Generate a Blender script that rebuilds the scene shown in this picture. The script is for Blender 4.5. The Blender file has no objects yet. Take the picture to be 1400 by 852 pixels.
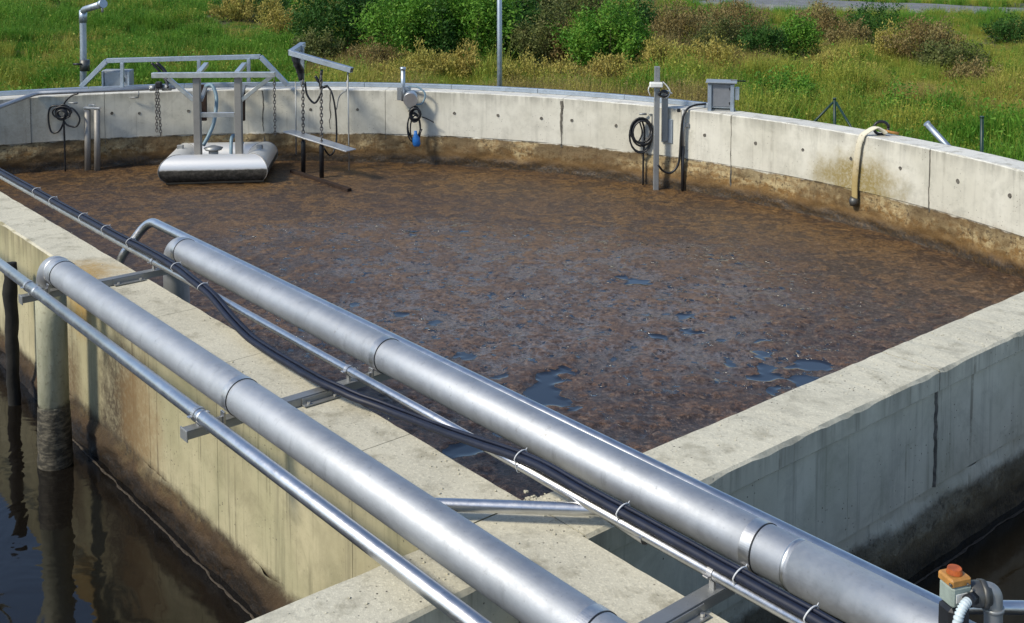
import bpy, bmesh, math, random
import numpy as np
from mathutils import Vector, Matrix
R = math.radians
random.seed(7)
rng = np.random.default_rng(7)
SC = bpy.context.scene
COL = SC.collection

# ------------------------------------------------------------------ camera, world, sun, exposure
CAM_H, PITCH, FPX = 2.5, R(4), 1555.0
CY0 = -95 + FPX * math.tan(PITCH)          # principal row of the photograph (shifted lens)
cd = bpy.data.cameras.new("camera")
cam = bpy.data.objects.new("camera", cd)
COL.objects.link(cam)
cam.location = (0, 0, CAM_H)
cam.rotation_euler = (R(90) - PITCH, 0, 0)
cd.sensor_width = 36
cd.lens = 36 * FPX / 1400
cd.shift_y = -(426 - CY0) / 1400
cd.clip_end = 3000
SC.camera = cam
SC.render.resolution_x, SC.render.resolution_y = 1024, 623

SUN_H = Vector((-.862, -.507, 0)).normalized()      # horizontal direction towards the sun
SUN_E = R(43)
w = bpy.data.worlds.new("World"); SC.world = w; w.use_nodes = True
wn = w.node_tree.nodes; wl = w.node_tree.links
sky = wn.new('ShaderNodeTexSky'); sky.sky_type = 'NISHITA'; sky.sun_disc = False
sky.sun_elevation = SUN_E
sky.sun_rotation = math.atan2(SUN_H.x, SUN_H.y)
sky.air_density = 1.0; sky.dust_density = 0.6; sky.ozone_density = 2.0
wl.new(sky.outputs[0], wn['Background'].inputs[0])
wn['Background'].inputs[1].default_value = 0.15
sd = bpy.data.lights.new("sun", 'SUN'); sd.energy = 3.5; sd.angle = R(9); sd.color = (1, .92, .76)
so = bpy.data.objects.new("sun", sd); COL.objects.link(so)
so.rotation_euler = Vector((SUN_H.x * math.cos(SUN_E), SUN_H.y * math.cos(SUN_E), math.sin(SUN_E))).to_track_quat('Z', 'Y').to_euler()
SC.view_settings.view_transform = 'Standard'
SC.view_settings.look = 'None'
SC.view_settings.exposure = 0.2

# ------------------------------------------------------------------ helpers
SD = Vector((.641, -.767, 0)).normalized()      # along the pipes, towards the viewer
TD = Vector((.767, .641, 0)).normalized()       # across them
def P(s, t, z=0.0): return SD * s + TD * t + Vector((0, 0, z))
def ray(u, v):
    x = (u - 700) / FPX; y = -(v - CY0) / FPX
    return Vector((x, math.cos(PITCH) + y * math.sin(PITCH), -math.sin(PITCH) + y * math.cos(PITCH)))
def at(u, v, Y):
    r = ray(u, v); return Vector((0, 0, CAM_H)) + r * (Y / r.y)
def atz(u, v, z):
    r = ray(u, v); return Vector((0, 0, CAM_H)) + r * ((z - CAM_H) / r.z)
def onT(u, v, t):
    r = ray(u, v); return Vector((0, 0, CAM_H)) + r * (t / r.dot(TD))
def onS(u, v, s):
    r = ray(u, v); return Vector((0, 0, CAM_H)) + r * (s / r.dot(SD))

def link_mesh(name, me, mat=None, parent=None, smooth=False):
    o = bpy.data.objects.new(name, me); COL.objects.link(o)
    if mat: me.materials.append(mat)
    if smooth:
        me.polygons.foreach_set('use_smooth', [True] * len(me.polygons))
    if parent:
        o.parent = parent
        o.matrix_parent_inverse = Matrix.Identity(4)
        off = Vector((0, 0, 0)); q = parent
        while q: off += q.location; q = q.parent
        o.location = -off
    return o
def obj(name, bm, mat, parent=None, smooth=False):
    me = bpy.data.meshes.new(name)
    bmesh.ops.recalc_face_normals(bm, faces=bm.faces)
    bm.to_mesh(me); bm.free()
    return link_mesh(name, me, mat, parent, smooth)
def thing(name, label, cat, loc=(0, 0, 0), group=None):
    o = bpy.data.objects.new(name, None); COL.objects.link(o)
    o.location = loc; o.empty_display_size = .1
    o['label'] = label; o['category'] = cat
    if group: o['group'] = group
    return o
def tag(o, label=None, cat=None, group=None, kind=None):
    if label: o['label'] = label
    if cat: o['category'] = cat
    if group: o['group'] = group
    if kind: o['kind'] = kind
    return o

def box(bm, c, size, rot=None, bev=0.0):
    """c centre, size full extents, rot 3x3 with columns = local axes"""
    r = bmesh.ops.create_cube(bm, size=1)
    vs = r['verts']
    for v in vs: v.co = Vector((v.co.x * size[0], v.co.y * size[1], v.co.z * size[2]))
    if bev:
        es = list({e for v in vs for e in v.link_edges})
        rb = bmesh.ops.bevel(bm, geom=es, offset=bev, segments=1, affect='EDGES')
        vs = list({v for f in rb['faces'] for v in f.verts} | set(v for v in vs if v.is_valid))
    M = rot.to_4x4() if rot else Matrix.Identity(4)
    for v in vs: v.co = (M @ v.co) + Vector(c)
    return vs
def axes(x, z=Vector((0, 0, 1))):
    x = Vector(x).normalized(); y = z.cross(x)
    if y.length < 1e-4: y = Vector((0, 1, 0)).cross(x)
    y.normalize(); zz = x.cross(y)
    return Matrix((x, y, zz)).transposed()
ST = axes(SD)     # local x along the pipes, local y along +TD
ST = Matrix((SD, TD, Vector((0, 0, 1)))).transposed()
def bar(bm, p, q, wd, ht, bev=0.003):
    p = Vector(p); q = Vector(q)
    box(bm, (p + q) / 2, ((q - p).length, wd, ht), axes(q - p), bev)

def fillet(pts, rad, n=6):
    pts = [Vector(p) for p in pts]; out = [pts[0]]
    for i in range(1, len(pts) - 1):
        a, b, c = pts[i - 1], pts[i], pts[i + 1]
        d1 = (a - b); d2 = (c - b)
        k = min(rad, d1.length * .48, d2.length * .48)
        p1 = b + d1.normalized() * k; p2 = b + d2.normalized() * k
        for j in range(n + 1):
            f = j / n
            out.append((1 - f) ** 2 * p1 + 2 * f * (1 - f) * b + f * f * p2)
    out.append(pts[-1]); return out
def smoothpath(pts, n=8):
    pts = [Vector(p) for p in pts]; out = []
    e = [pts[0] * 2 - pts[1]] + pts + [pts[-1] * 2 - pts[-2]]
    for i in range(1, len(e) - 2):
        p0, p1, p2, p3 = e[i - 1:i + 3]
        for j in range(n):
            t = j / n
            out.append(.5 * ((2 * p1) + (p2 - p0) * t + (2 * p0 - 5 * p1 + 4 * p2 - p3) * t * t + (3 * p1 - p0 - 3 * p2 + p3) * t ** 3))
    out.append(pts[-1]); return out
def tube(bm, pts, r, seg=16, cap=True, radii=None):
    pts = [Vector(p) for p in pts]
    T = []
    for i in range(len(pts)):
        a = pts[max(i - 1, 0)]; b = pts[min(i + 1, len(pts) - 1)]
        T.append((b - a).normalized())
    up = Vector((0, 0, 1)) if abs(T[0].z) < .9 else Vector((1, 0, 0))
    n = (up - T[0] * up.dot(T[0])).normalized(); rings = []
    for i, p in enumerate(pts):
        n = (n - T[i] * n.dot(T[i])).normalized(); b = T[i].cross(n)
        rr = radii[i] if radii else r
        rings.append([bm.verts.new(p + (n * math.cos(k * 2 * math.pi / seg) + b * math.sin(k * 2 * math.pi / seg)) * rr) for k in range(seg)])
    for i in range(len(rings) - 1):
        for k in range(seg):
            f = bm.faces.new((rings[i][k], rings[i][(k + 1) % seg], rings[i + 1][(k + 1) % seg], rings[i + 1][k])); f.smooth = True
    if cap:
        bm.faces.new(rings[0][::-1]); bm.faces.new(rings[-1])
def tube_obj(name, pts, r, mat, parent=None, seg=16, radii=None, cap=True):
    bm = bmesh.new(); tube(bm, pts, r, seg, cap, radii)
    me = bpy.data.meshes.new(name); bmesh.ops.recalc_face_normals(bm, faces=bm.faces); bm.to_mesh(me); bm.free()
    return link_mesh(name, me, mat, parent)
def dedupe(pts):
    o = [pts[0]]
    for p in pts[1:]:
        if (p - o[-1]).length > 1e-4: o.append(p)
    return o

# numpy value noise
def _h(ix, iy, seed):
    n = (ix.astype(np.int64) * 374761393 + iy.astype(np.int64) * 668265263 + seed * 982451653) & 0xffffffff
    n = ((n ^ (n >> 13)) * 1274126177) & 0xffffffff
    return ((n ^ (n >> 16)) & 0xffff) / 65535.0
def vnoise(x, y, seed=0):
    ix = np.floor(x); iy = np.floor(y); fx = x - ix; fy = y - iy
    fx = fx * fx * (3 - 2 * fx); fy = fy * fy * (3 - 2 * fy)
    a = _h(ix, iy, seed); b = _h(ix + 1, iy, seed); c = _h(ix, iy + 1, seed); d = _h(ix + 1, iy + 1, seed)
    return (a * (1 - fx) + b * fx) * (1 - fy) + (c * (1 - fx) + d * fx) * fy
def fbm(x, y, seed=0, oct=4):
    x = np.asarray(x, float); y = np.asarray(y, float); s = 0; a = .5; tot = 0
    for o in range(oct):
        s = s + a * vnoise(x, y, seed + o * 17); tot += a; a *= .5; x = x * 2.03 + 3.1; y = y * 2.03 + 7.7
    return s / tot
def n1(x, seed=0, oct=3): return float(fbm(np.array([x]), np.array([seed * 1.37]), seed, oct)[0]) - .5

# ------------------------------------------------------------------ materials
class N:
    def __init__(s, name):
        s.m = bpy.data.materials.new(name); s.m.use_nodes = True
        s.t = s.m.node_tree; s.n = s.t.nodes; s.b = s.n['Principled BSDF']
        s.pos = s.n.new('ShaderNodeNewGeometry')
    def l(s, a, b): s.t.links.new(a, b)
    def v(s, x, i):
        if hasattr(x, 'is_linked'): s.l(x, i)
        elif x is not None:
            if isinstance(x, (tuple, list)) and len(x) == 3 and i.type == 'RGBA': x = (*x, 1)
            i.default_value = x
    def math(s, op, a, b=None, c=None, clamp=False):
        n = s.n.new('ShaderNodeMath'); n.operation = op; n.use_clamp = clamp
        s.v(a, n.inputs[0]); s.v(b, n.inputs[1]); s.v(c, n.inputs[2]); return n.outputs[0]
    def map(s, x, a, b, c=0., d=1.):
        n = s.n.new('ShaderNodeMapRange'); n.interpolation_type = 'SMOOTHSTEP'
        s.v(x, n.inputs[0])
        for i, q in zip(range(1, 5), (a, b, c, d)): s.v(q, n.inputs[i])
        return n.outputs[0]
    def mix(s, f, a, b, mode='MIX'):
        n = s.n.new('ShaderNodeMix'); n.data_type = 'RGBA'; n.blend_type = mode
        s.v(f, n.inputs[0]); s.v(a, n.inputs[6]); s.v(b, n.inputs[7]); return n.outputs[2]
    def vec(s, scale=(1, 1, 1), src=None):
        n = s.n.new('ShaderNodeVectorMath'); n.operation = 'MULTIPLY'
        s.l(src or s.pos.outputs['Position'], n.inputs[0]); n.inputs[1].default_value = scale; return n.outputs[0]
    def noise(s, scale, detail=4, rough=.55, vec=None, dist=0.):
        n = s.n.new('ShaderNodeTexNoise'); s.l(vec or s.pos.outputs['Position'], n.inputs['Vector'])
        n.inputs['Scale'].default_value = scale; n.inputs['Detail'].default_value = detail
        n.inputs['Roughness'].default_value = rough; n.inputs['Distortion'].default_value = dist
        return n.outputs[0]
    def vor(s, scale, vec=None, feature='F1'):
        n = s.n.new('ShaderNodeTexVoronoi'); n.feature = feature
        s.l(vec or s.pos.outputs['Position'], n.inputs['Vector']); n.inputs['Scale'].default_value = scale; return n.outputs[0]
    def bump(s, h, strength=.5, dist=.01, prev=None):
        n = s.n.new('ShaderNodeBump'); n.inputs['Strength'].default_value = strength; n.inputs['Distance'].default_value = dist
        s.l(h, n.inputs['Height'])
        if prev: s.l(prev, n.inputs['Normal'])
        return n.outputs[0]
    def out(s, col, rough=.8, metal=0., normal=None, **kw):
        s.v(col, s.b.inputs['Base Color']); s.v(rough, s.b.inputs['Roughness']); s.v(metal, s.b.inputs['Metallic'])
        if normal: s.l(normal, s.b.inputs['Normal'])
        for k, x in kw.items(): s.v(x, s.b.inputs[k.replace('_', ' ')])
        return s.m
    def xyz(s, src=None):
        n = s.n.new('ShaderNodeSeparateXYZ'); s.l(src or s.pos.outputs['Position'], n.inputs[0]); return n.outputs

def concrete(name, c1, c2, zt, zw, band=1., streak=.35, topc=(.44, .42, .36), green=0., soft=.06, dark=(.035, .026, .014), ochre=(.24, .15, .05), pale=(.36, .29, .16), blobs=(), rg=.16):
    m = N(name); z = m.xyz()[2]; nz = m.xyz(m.pos.outputs['Normal'])[2]
    big = m.noise(.9, 4, .6); mid = m.noise(5, 5, .65); fine = m.noise(70, 3, .6)
    col = m.mix(m.map(big, .35, .65), c1, c2)
    col = m.mix(m.map(mid, .4, .75, 0, .4), col, tuple(x * .62 for x in c1))
    blot = m.noise(2.1, 6, .75, None, .8)
    col = m.mix(m.map(blot, .50, .68, 0, .42), col, tuple(x * .60 for x in (c1[0] * .98, c1[1], c1[2] * .98)))
    # vertical run-off streaks on faces
    sv = m.noise(1, 5, .7, m.vec((5.5, 5.5, .35)))
    sv2 = m.noise(1, 4, .7, m.vec((22, 22, .9)))
    st = m.math('MULTIPLY', m.map(sv, .5, .74), streak)
    col = m.mix(st, col, tuple(x * .42 for x in c2))
    col = m.mix(m.math('MULTIPLY', m.map(sv2, .55, .72), streak * .75), col, tuple(x * .42 for x in c1))
    sv3 = m.noise(1, 3, .6, m.vec((9, 9, .22)))
    col = m.mix(m.math('MULTIPLY', m.map(sv3, .62, .68), m.map(mid, .35, .55, 0, streak * .8)), col, (.10, .075, .045))
    col = m.mix(m.math('MULTIPLY', m.map(m.noise(42, 3, .7), .62, .72), m.map(m.noise(1.7, 4, .7), .45, .65, 0, streak)), col, (.09, .07, .04))
    if green: col = m.mix(m.map(m.noise(1.3, 3, .6, m.vec((1, 1, .6))), .4, .7, 0, green), col, (.17, .19, .085))
    # faint grime under the top edge
    col = m.mix(m.math('MULTIPLY', m.map(z, -.20, -.0, 0, .6), m.map(sv, .35, .6)), col, tuple(x * .45 for x in c1))
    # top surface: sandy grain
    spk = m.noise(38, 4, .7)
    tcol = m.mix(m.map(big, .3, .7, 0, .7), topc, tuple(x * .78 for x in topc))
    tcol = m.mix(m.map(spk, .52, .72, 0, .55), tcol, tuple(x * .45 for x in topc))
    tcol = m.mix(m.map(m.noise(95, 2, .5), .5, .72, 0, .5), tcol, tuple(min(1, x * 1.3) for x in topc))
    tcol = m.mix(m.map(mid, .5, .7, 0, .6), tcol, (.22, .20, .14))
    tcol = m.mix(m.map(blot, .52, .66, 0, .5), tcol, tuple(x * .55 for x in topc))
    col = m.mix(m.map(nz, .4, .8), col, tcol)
    # pores
    pr = m.vor(26); gate = m.map(m.noise(3, 3), .45, .62)
    pore = m.math('MULTIPLY', m.map(pr, .07, .15, 1, 0), gate)
    col = m.mix(pore, col, (.06, .05, .04))
    for (bc, bs, bcol, bk) in blobs:
        off = m.n.new('ShaderNodeVectorMath'); off.operation = 'SUBTRACT'; m.l(m.pos.outputs['Position'], off.inputs[0]); off.inputs[1].default_value = bc
        sc_ = m.n.new('ShaderNodeVectorMath'); sc_.operation = 'MULTIPLY'; m.l(off.outputs[0], sc_.inputs[0]); sc_.inputs[1].default_value = bs
        ln = m.n.new('ShaderNodeVectorMath'); ln.operation = 'LENGTH'; m.l(sc_.outputs[0], ln.inputs[0])
        dd = m.math('ADD', ln.outputs['Value'], m.math('MULTIPLY', m.math('SUBTRACT', m.noise(4.5, 5, .7), .5), 1.1))
        col = m.mix(m.math('MULTIPLY', m.map(dd, 1.15, .35), m.map(m.noise(28, 4, .7), .3, .6, bk * .6, bk)), col, bcol)
    # waterline scale
    rag = m.math('ADD', m.math('MULTIPLY', m.math('SUBTRACT', m.noise(3.5, 6, .75), .5), rg), z)
    s1 = m.map(rag, zt + soft, zt - soft, 0, band)
    sn = m.noise(7, 5, .7, m.vec((1, 1, 1.8))); sn2 = m.noise(2.2, 4, .6)
    hgt = m.map(m.math('ADD', z, m.math('MULTIPLY', m.math('SUBTRACT', m.noise(3.1, 5, .7), .5), .34)), zw + .12, zt - .02)   # 0 at the liquid, 1 at the top of the band
    spk2 = m.noise(19, 5, .8); drip = m.noise(1, 4, .7, m.vec((10, 10, 1.2)))
    grey_olive = tuple(.62 * a + .38 * b for a, b in zip(pale, dark))
    sc = m.mix(m.map(sn, .40, .60), ochre, pale)
    sc = m.mix(m.math('MULTIPLY', m.map(hgt, .45, .95), m.map(sn2, .40, .62, .35, 1)), sc, grey_olive)
    sc = m.mix(m.math('MULTIPLY', m.map(hgt, .55, .1), m.map(sn2, .35, .6, .5, 1)), sc, tuple(x * .9 for x in ochre))
    sc = m.mix(m.map(spk2, .52, .62, 0, .85), sc, tuple(1.6 * x for x in dark))
    sc = m.mix(m.map(m.noise(11, 5, .75), .56, .66, 0, .6), sc, tuple(min(1, x * 1.15) for x in pale))
    sc = m.mix(m.map(drip, .52, .66, 0, .65), sc, tuple(.55 * a + .45 * b for a, b in zip(dark, ochre)))
    sc = m.mix(m.map(m.noise(1.1, 4, .65), .44, .58, 0, .75), sc, tuple(x * .42 for x in ochre))
    sc = m.mix(m.math('MULTIPLY', m.map(z, zt - .035, zt - .004), m.map(m.noise(8, 4, .7), .4, .55, 0, .8)), sc, tuple(x * 2 for x in dark))
    rag2 = m.math('ADD', m.math('MULTIPLY', m.math('SUBTRACT', m.noise(4.5, 4, .6), .5), .14), z)
    sc = m.mix(m.map(rag2, zw + .26, zw + .13, 0, .7), sc, tuple(x * .8 for x in ochre))
    wet = m.map(rag2, zw + .20, zw + .07)
    sc = m.mix(wet, sc, m.mix(m.map(m.noise(26, 4, .8), .45, .65), dark, tuple(.5 * a + .35 * b for a, b in zip(dark, ochre))))
    col = m.mix(s1, col, sc)
    rough = m.map(wet, 0, 1, .88, .45)
    h = m.math('ADD', m.math('MULTIPLY', fine, .25), m.math('SUBTRACT', m.math('MULTIPLY', mid, .5), m.math('MULTIPLY', pore, .8)))
    nb = m.bump(h, .5, .008)
    nb = m.bump(m.math('MULTIPLY', m.noise(24, 4, .7), s1), .7, .02, nb)
    nb = m.bump(m.math('MULTIPLY', spk, m.map(nz, .4, .8)), .6, .006, nb)
    return m.out(col, rough, 0, nb)

def metal(name, col, rough=.35, var=.12, bump=.08, spots=.0, metallic=1.):
    m = N(name)
    a = m.noise(3, 5, .7, m.vec((1, 1, 1))); b = m.noise(45, 4, .7); c = m.noise(14, 5, .75)
    cc = m.mix(m.map(a, .35, .7, 0, .55), col, tuple(x * .72 for x in col))
    cc = m.mix(m.map(c, .5, .75, 0, .3), cc, tuple(x * 1.15 for x in col))
    dr = m.noise(1, 4, .75, m.vec((14, 14, 2)))
    cc = m.mix(m.map(dr, .56, .72, 0, .45), cc, tuple(x * .6 for x in col))
    cc = m.mix(m.map(m.noise(60, 2, .6), .68, .76, 0, .5), cc, tuple(x * .45 for x in col))
    if spots: cc = m.mix(m.math('MULTIPLY', m.map(m.noise(9, 6, .8), .62, .72), spots), cc, (.12, .09, .06))
    r = m.math('ADD', m.map(c, .3, .7, rough - var / 2, rough + var / 2), m.map(b, .3, .7, -.03, .03))
    fine = m.noise(160, 2, .5); wide = m.noise(2.2, 2, .5)
    nb = m.bump(fine, bump, .0012); nb = m.bump(wide, bump, .006, nb)
    return m.out(cc, r, metallic, nb)

def plain(name, col, rough=.5, metallic=0., var=.25, scale=12, bump=.1):
    m = N(name); a = m.noise(scale, 5, .65)
    c = m.mix(m.map(a, .3, .7), tuple(x * (1 - var) for x in col), tuple(min(1, x * (1 + var * .6)) for x in col))
    return m.out(c, rough, metallic, m.bump(m.noise(scale * 4, 3), bump, .003))

M = {}
q_ = Vector((4.25, 13.80, -.62))
M['ring'] = concrete('tank_wall_concrete', (.53, .51, .43), (.62, .60, .52), -.70, -1.15, .97, .25, topc=(.64, .63, .58), soft=.015, ochre=(.205, .112, .030), pale=(.43, .34, .18), dark=(.028, .018, .009), rg=.12,
    blobs=[((q_.x, q_.y, q_.z), (1.3, 1.3, 2.2), (.24, .18, .05), .95), ((5.1, 12.0, -.95), (.45, .45, 3.5), (.16, .085, .02), .85), ((3.3, 14.9, -.98), (.7, .7, 4.5), (.22, .11, .02), .8), ((.3, 17.3, -1.0), (.6, .6, 5), (.24, .14, .035), .6), ((-7.2, 16.7, -.5), (1.6, 1.6, 1.0), (.22, .19, .14), .5)])
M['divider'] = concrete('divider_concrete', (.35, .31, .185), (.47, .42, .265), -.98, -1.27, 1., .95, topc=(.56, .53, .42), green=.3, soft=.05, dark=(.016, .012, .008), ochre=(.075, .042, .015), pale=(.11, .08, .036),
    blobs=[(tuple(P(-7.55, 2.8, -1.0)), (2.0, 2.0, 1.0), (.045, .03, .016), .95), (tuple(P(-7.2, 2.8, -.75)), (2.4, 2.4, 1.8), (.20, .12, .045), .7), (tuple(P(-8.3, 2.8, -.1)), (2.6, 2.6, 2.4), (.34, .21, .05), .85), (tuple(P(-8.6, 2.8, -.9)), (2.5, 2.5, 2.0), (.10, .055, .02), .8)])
M['cross'] = concrete('cross_wall_concrete', (.54, .51, .40), (.64, .61, .49), -.80, -1.14, .95, .6, topc=(.56, .53, .42), green=.25, soft=.04, dark=(.02, .016, .01), ochre=(.13, .10, .05), pale=(.26, .24, .17))
M['mortar'] = plain('old_mortar', (.13, .12, .10), .95, 0, .5, 20, .6)
M['joint'] = plain('grey_joint_filler', (.26, .25, .22), .95, 0, .4, 20, .4)  # even grey filler behind the panel joints, also the tank floor
M['steel'] = metal('stainless_pipe', (.46, .48, .51), .60, .08, .18, .35, .85)
M['steel2'] = metal('polished_stainless_pipe', (.62, .63, .65), .36, .08, .2, .3)
M['clamp'] = metal('clamp_band_steel', (.60, .60, .60), .45, .1, .05, .2)
M['galv'] = metal('galvanised_steel', (.42, .48, .55), .48, .14, .08, .15, .85)
M['galvdull'] = metal('dull_galvanised_steel', (.34, .35, .35), .55, .12, .1, .4, .75)
M['alu'] = metal('float_steel', (.72, .73, .73), .36, .12, .05, .2, .9)
M['upright'] = metal('dull_upright_steel', (.30, .29, .27), .6, .1, .1, .3, .6)
M['chain'] = metal('weathered_chain', (.16, .15, .14), .6, .1, .2, .4, .6)
M['black'] = plain('black_rubber', (.012, .013, .016), .42, 0, .4, 20)
M['navy'] = plain('dark_blue_hose', (.007, .011, .028), .55, 0, .35, 14, .05)
M['crusted'] = plain('black_sludge_crust', (.012, .011, .009), .9, 0, .5, 9, 1.)
M['blue'] = plain('blue_plastic', (.02, .17, .52), .4, 0, .2)
M['bluehose'] = plain('blue_grey_hose', (.16, .25, .31), .5, 0, .2)
M['white'] = plain('white_plastic', (.72, .72, .68), .5, 0, .12)
M['tie'] = plain('white_cable_tie', (.58, .59, .60), .4, 0, .1)
M['grey_box'] = plain('grey_cabinet_paint', (.27, .30, .33), .5, .2, .12)
def canvas_mat():
    m = N('dirty_cream_canvas'); z = m.xyz()[2]
    k = m.map(m.math('ADD', z, m.math('MULTIPLY', m.math('SUBTRACT', m.noise(6, 5, .7), .5), .5)), -.05, -.6)
    c = m.mix(k, (.62, .58, .46), (.36, .27, .11)); c = m.mix(m.map(m.noise(20, 5, .75), .55, .7, 0, .7), c, (.16, .12, .05))
    return m.out(c, .85, 0, m.bump(m.noise(25, 4), .4, .006))
M['canvas'] = canvas_mat()
M['green_paint'] = plain('dark_green_paint', (.008, .035, .028), .45, 0, .3)
M['orange'] = plain('orange_plastic', (.42, .09, .012), .45, 0, .35, 30)
M['yellowed'] = plain('yellowed_plastic', (.40, .19, .045), .5, 0, .25, 30)
M['teal'] = plain('faded_grey_green_plastic', (.25, .30, .27), .5, 0, .2, 18)
M['valve'] = metal('grimy_valve_metal', (.12, .12, .115), .5, .15, .2, .4, .7)
M['conduit'] = plain('pale_blue_conduit', (.5, .58, .62), .45, 0, .15)
M['rustbar'] = plain('dark_rusty_steel', (.03, .016, .01), .9, .2, .5)

def float_mat():
    m = N('float_steel_grimy_below'); z = m.xyz()[2]
    rg = m.math('ADD', z, m.math('MULTIPLY', m.math('SUBTRACT', m.noise(8, 5, .7), .5), .03))
    k = m.map(rg, -.915, -.94)
    c = m.mix(k, (.80, .79, .76), m.mix(m.map(m.noise(20, 5, .7), .4, .7), (.03, .028, .022), (.10, .09, .075)))
    return m.out(c, m.map(k, 0, 1, .42, .7), m.map(k, 0, 1, .6, 0), m.bump(m.noise(30, 4), .2, .004))
M['float'] = float_mat()
def droppipe_mat():
    m = N('pale_painted_drop_pipe'); z = m.xyz()[2]
    c = m.mix(m.map(m.noise(6, 5, .7, m.vec((2, 2, .5))), .35, .7), (.40, .39, .28), (.28, .28, .19))
    c = m.mix(m.map(m.noise(30, 4), .55, .75, 0, .5), c, (.12, .10, .06))
    rg = m.math('ADD', z, m.math('MULTIPLY', m.math('SUBTRACT', m.noise(9, 5, .7), .5), .10))
    k = m.map(rg, -.80, -.86)
    cr = m.mix(m.map(m.noise(14, 5, .7, m.vec((1, 1, 3))), .4, .7), (.03, .027, .02), (.16, .14, .10))
    c = m.mix(k, c, cr)
    return m.out(c, .7, 0, m.bump(m.math('ADD', m.math('MULTIPLY', m.noise(30, 4), .3), m.math('MULTIPLY', m.noise(12, 4), k)), .6, .015))
M['drop'] = droppipe_mat()

def water_mat(name, deep, sc=1.6, bump=.02, scum=.5):
    m = N(name)
    v = m.vec((1, 1, 1))
    n = m.noise(sc, 3, .5, v, .6); n2 = m.noise(9, 2, .5)
    skin = m.map(m.noise(1.1, 6, .72, None, 1.2), .50, .56, 0, scum)
    c = m.mix(skin, deep, tuple(x * 1.5 for x in deep))
    r = m.map(skin, 0, 1, .03, .30)
    h = m.math('ADD', n, m.math('MULTIPLY', n2, .06))
    nb = m.bump(h, 1, bump)
    return m.out(c, r, 0, nb, IOR=1.48)
M['water_left'] = water_mat('dark_brown_water', (.006, .005, .004), 1.9, .011, .22)
M['water_right'] = water_mat('black_brown_water', (.011, .009, .006), 1.6, .006, .3)

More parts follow.
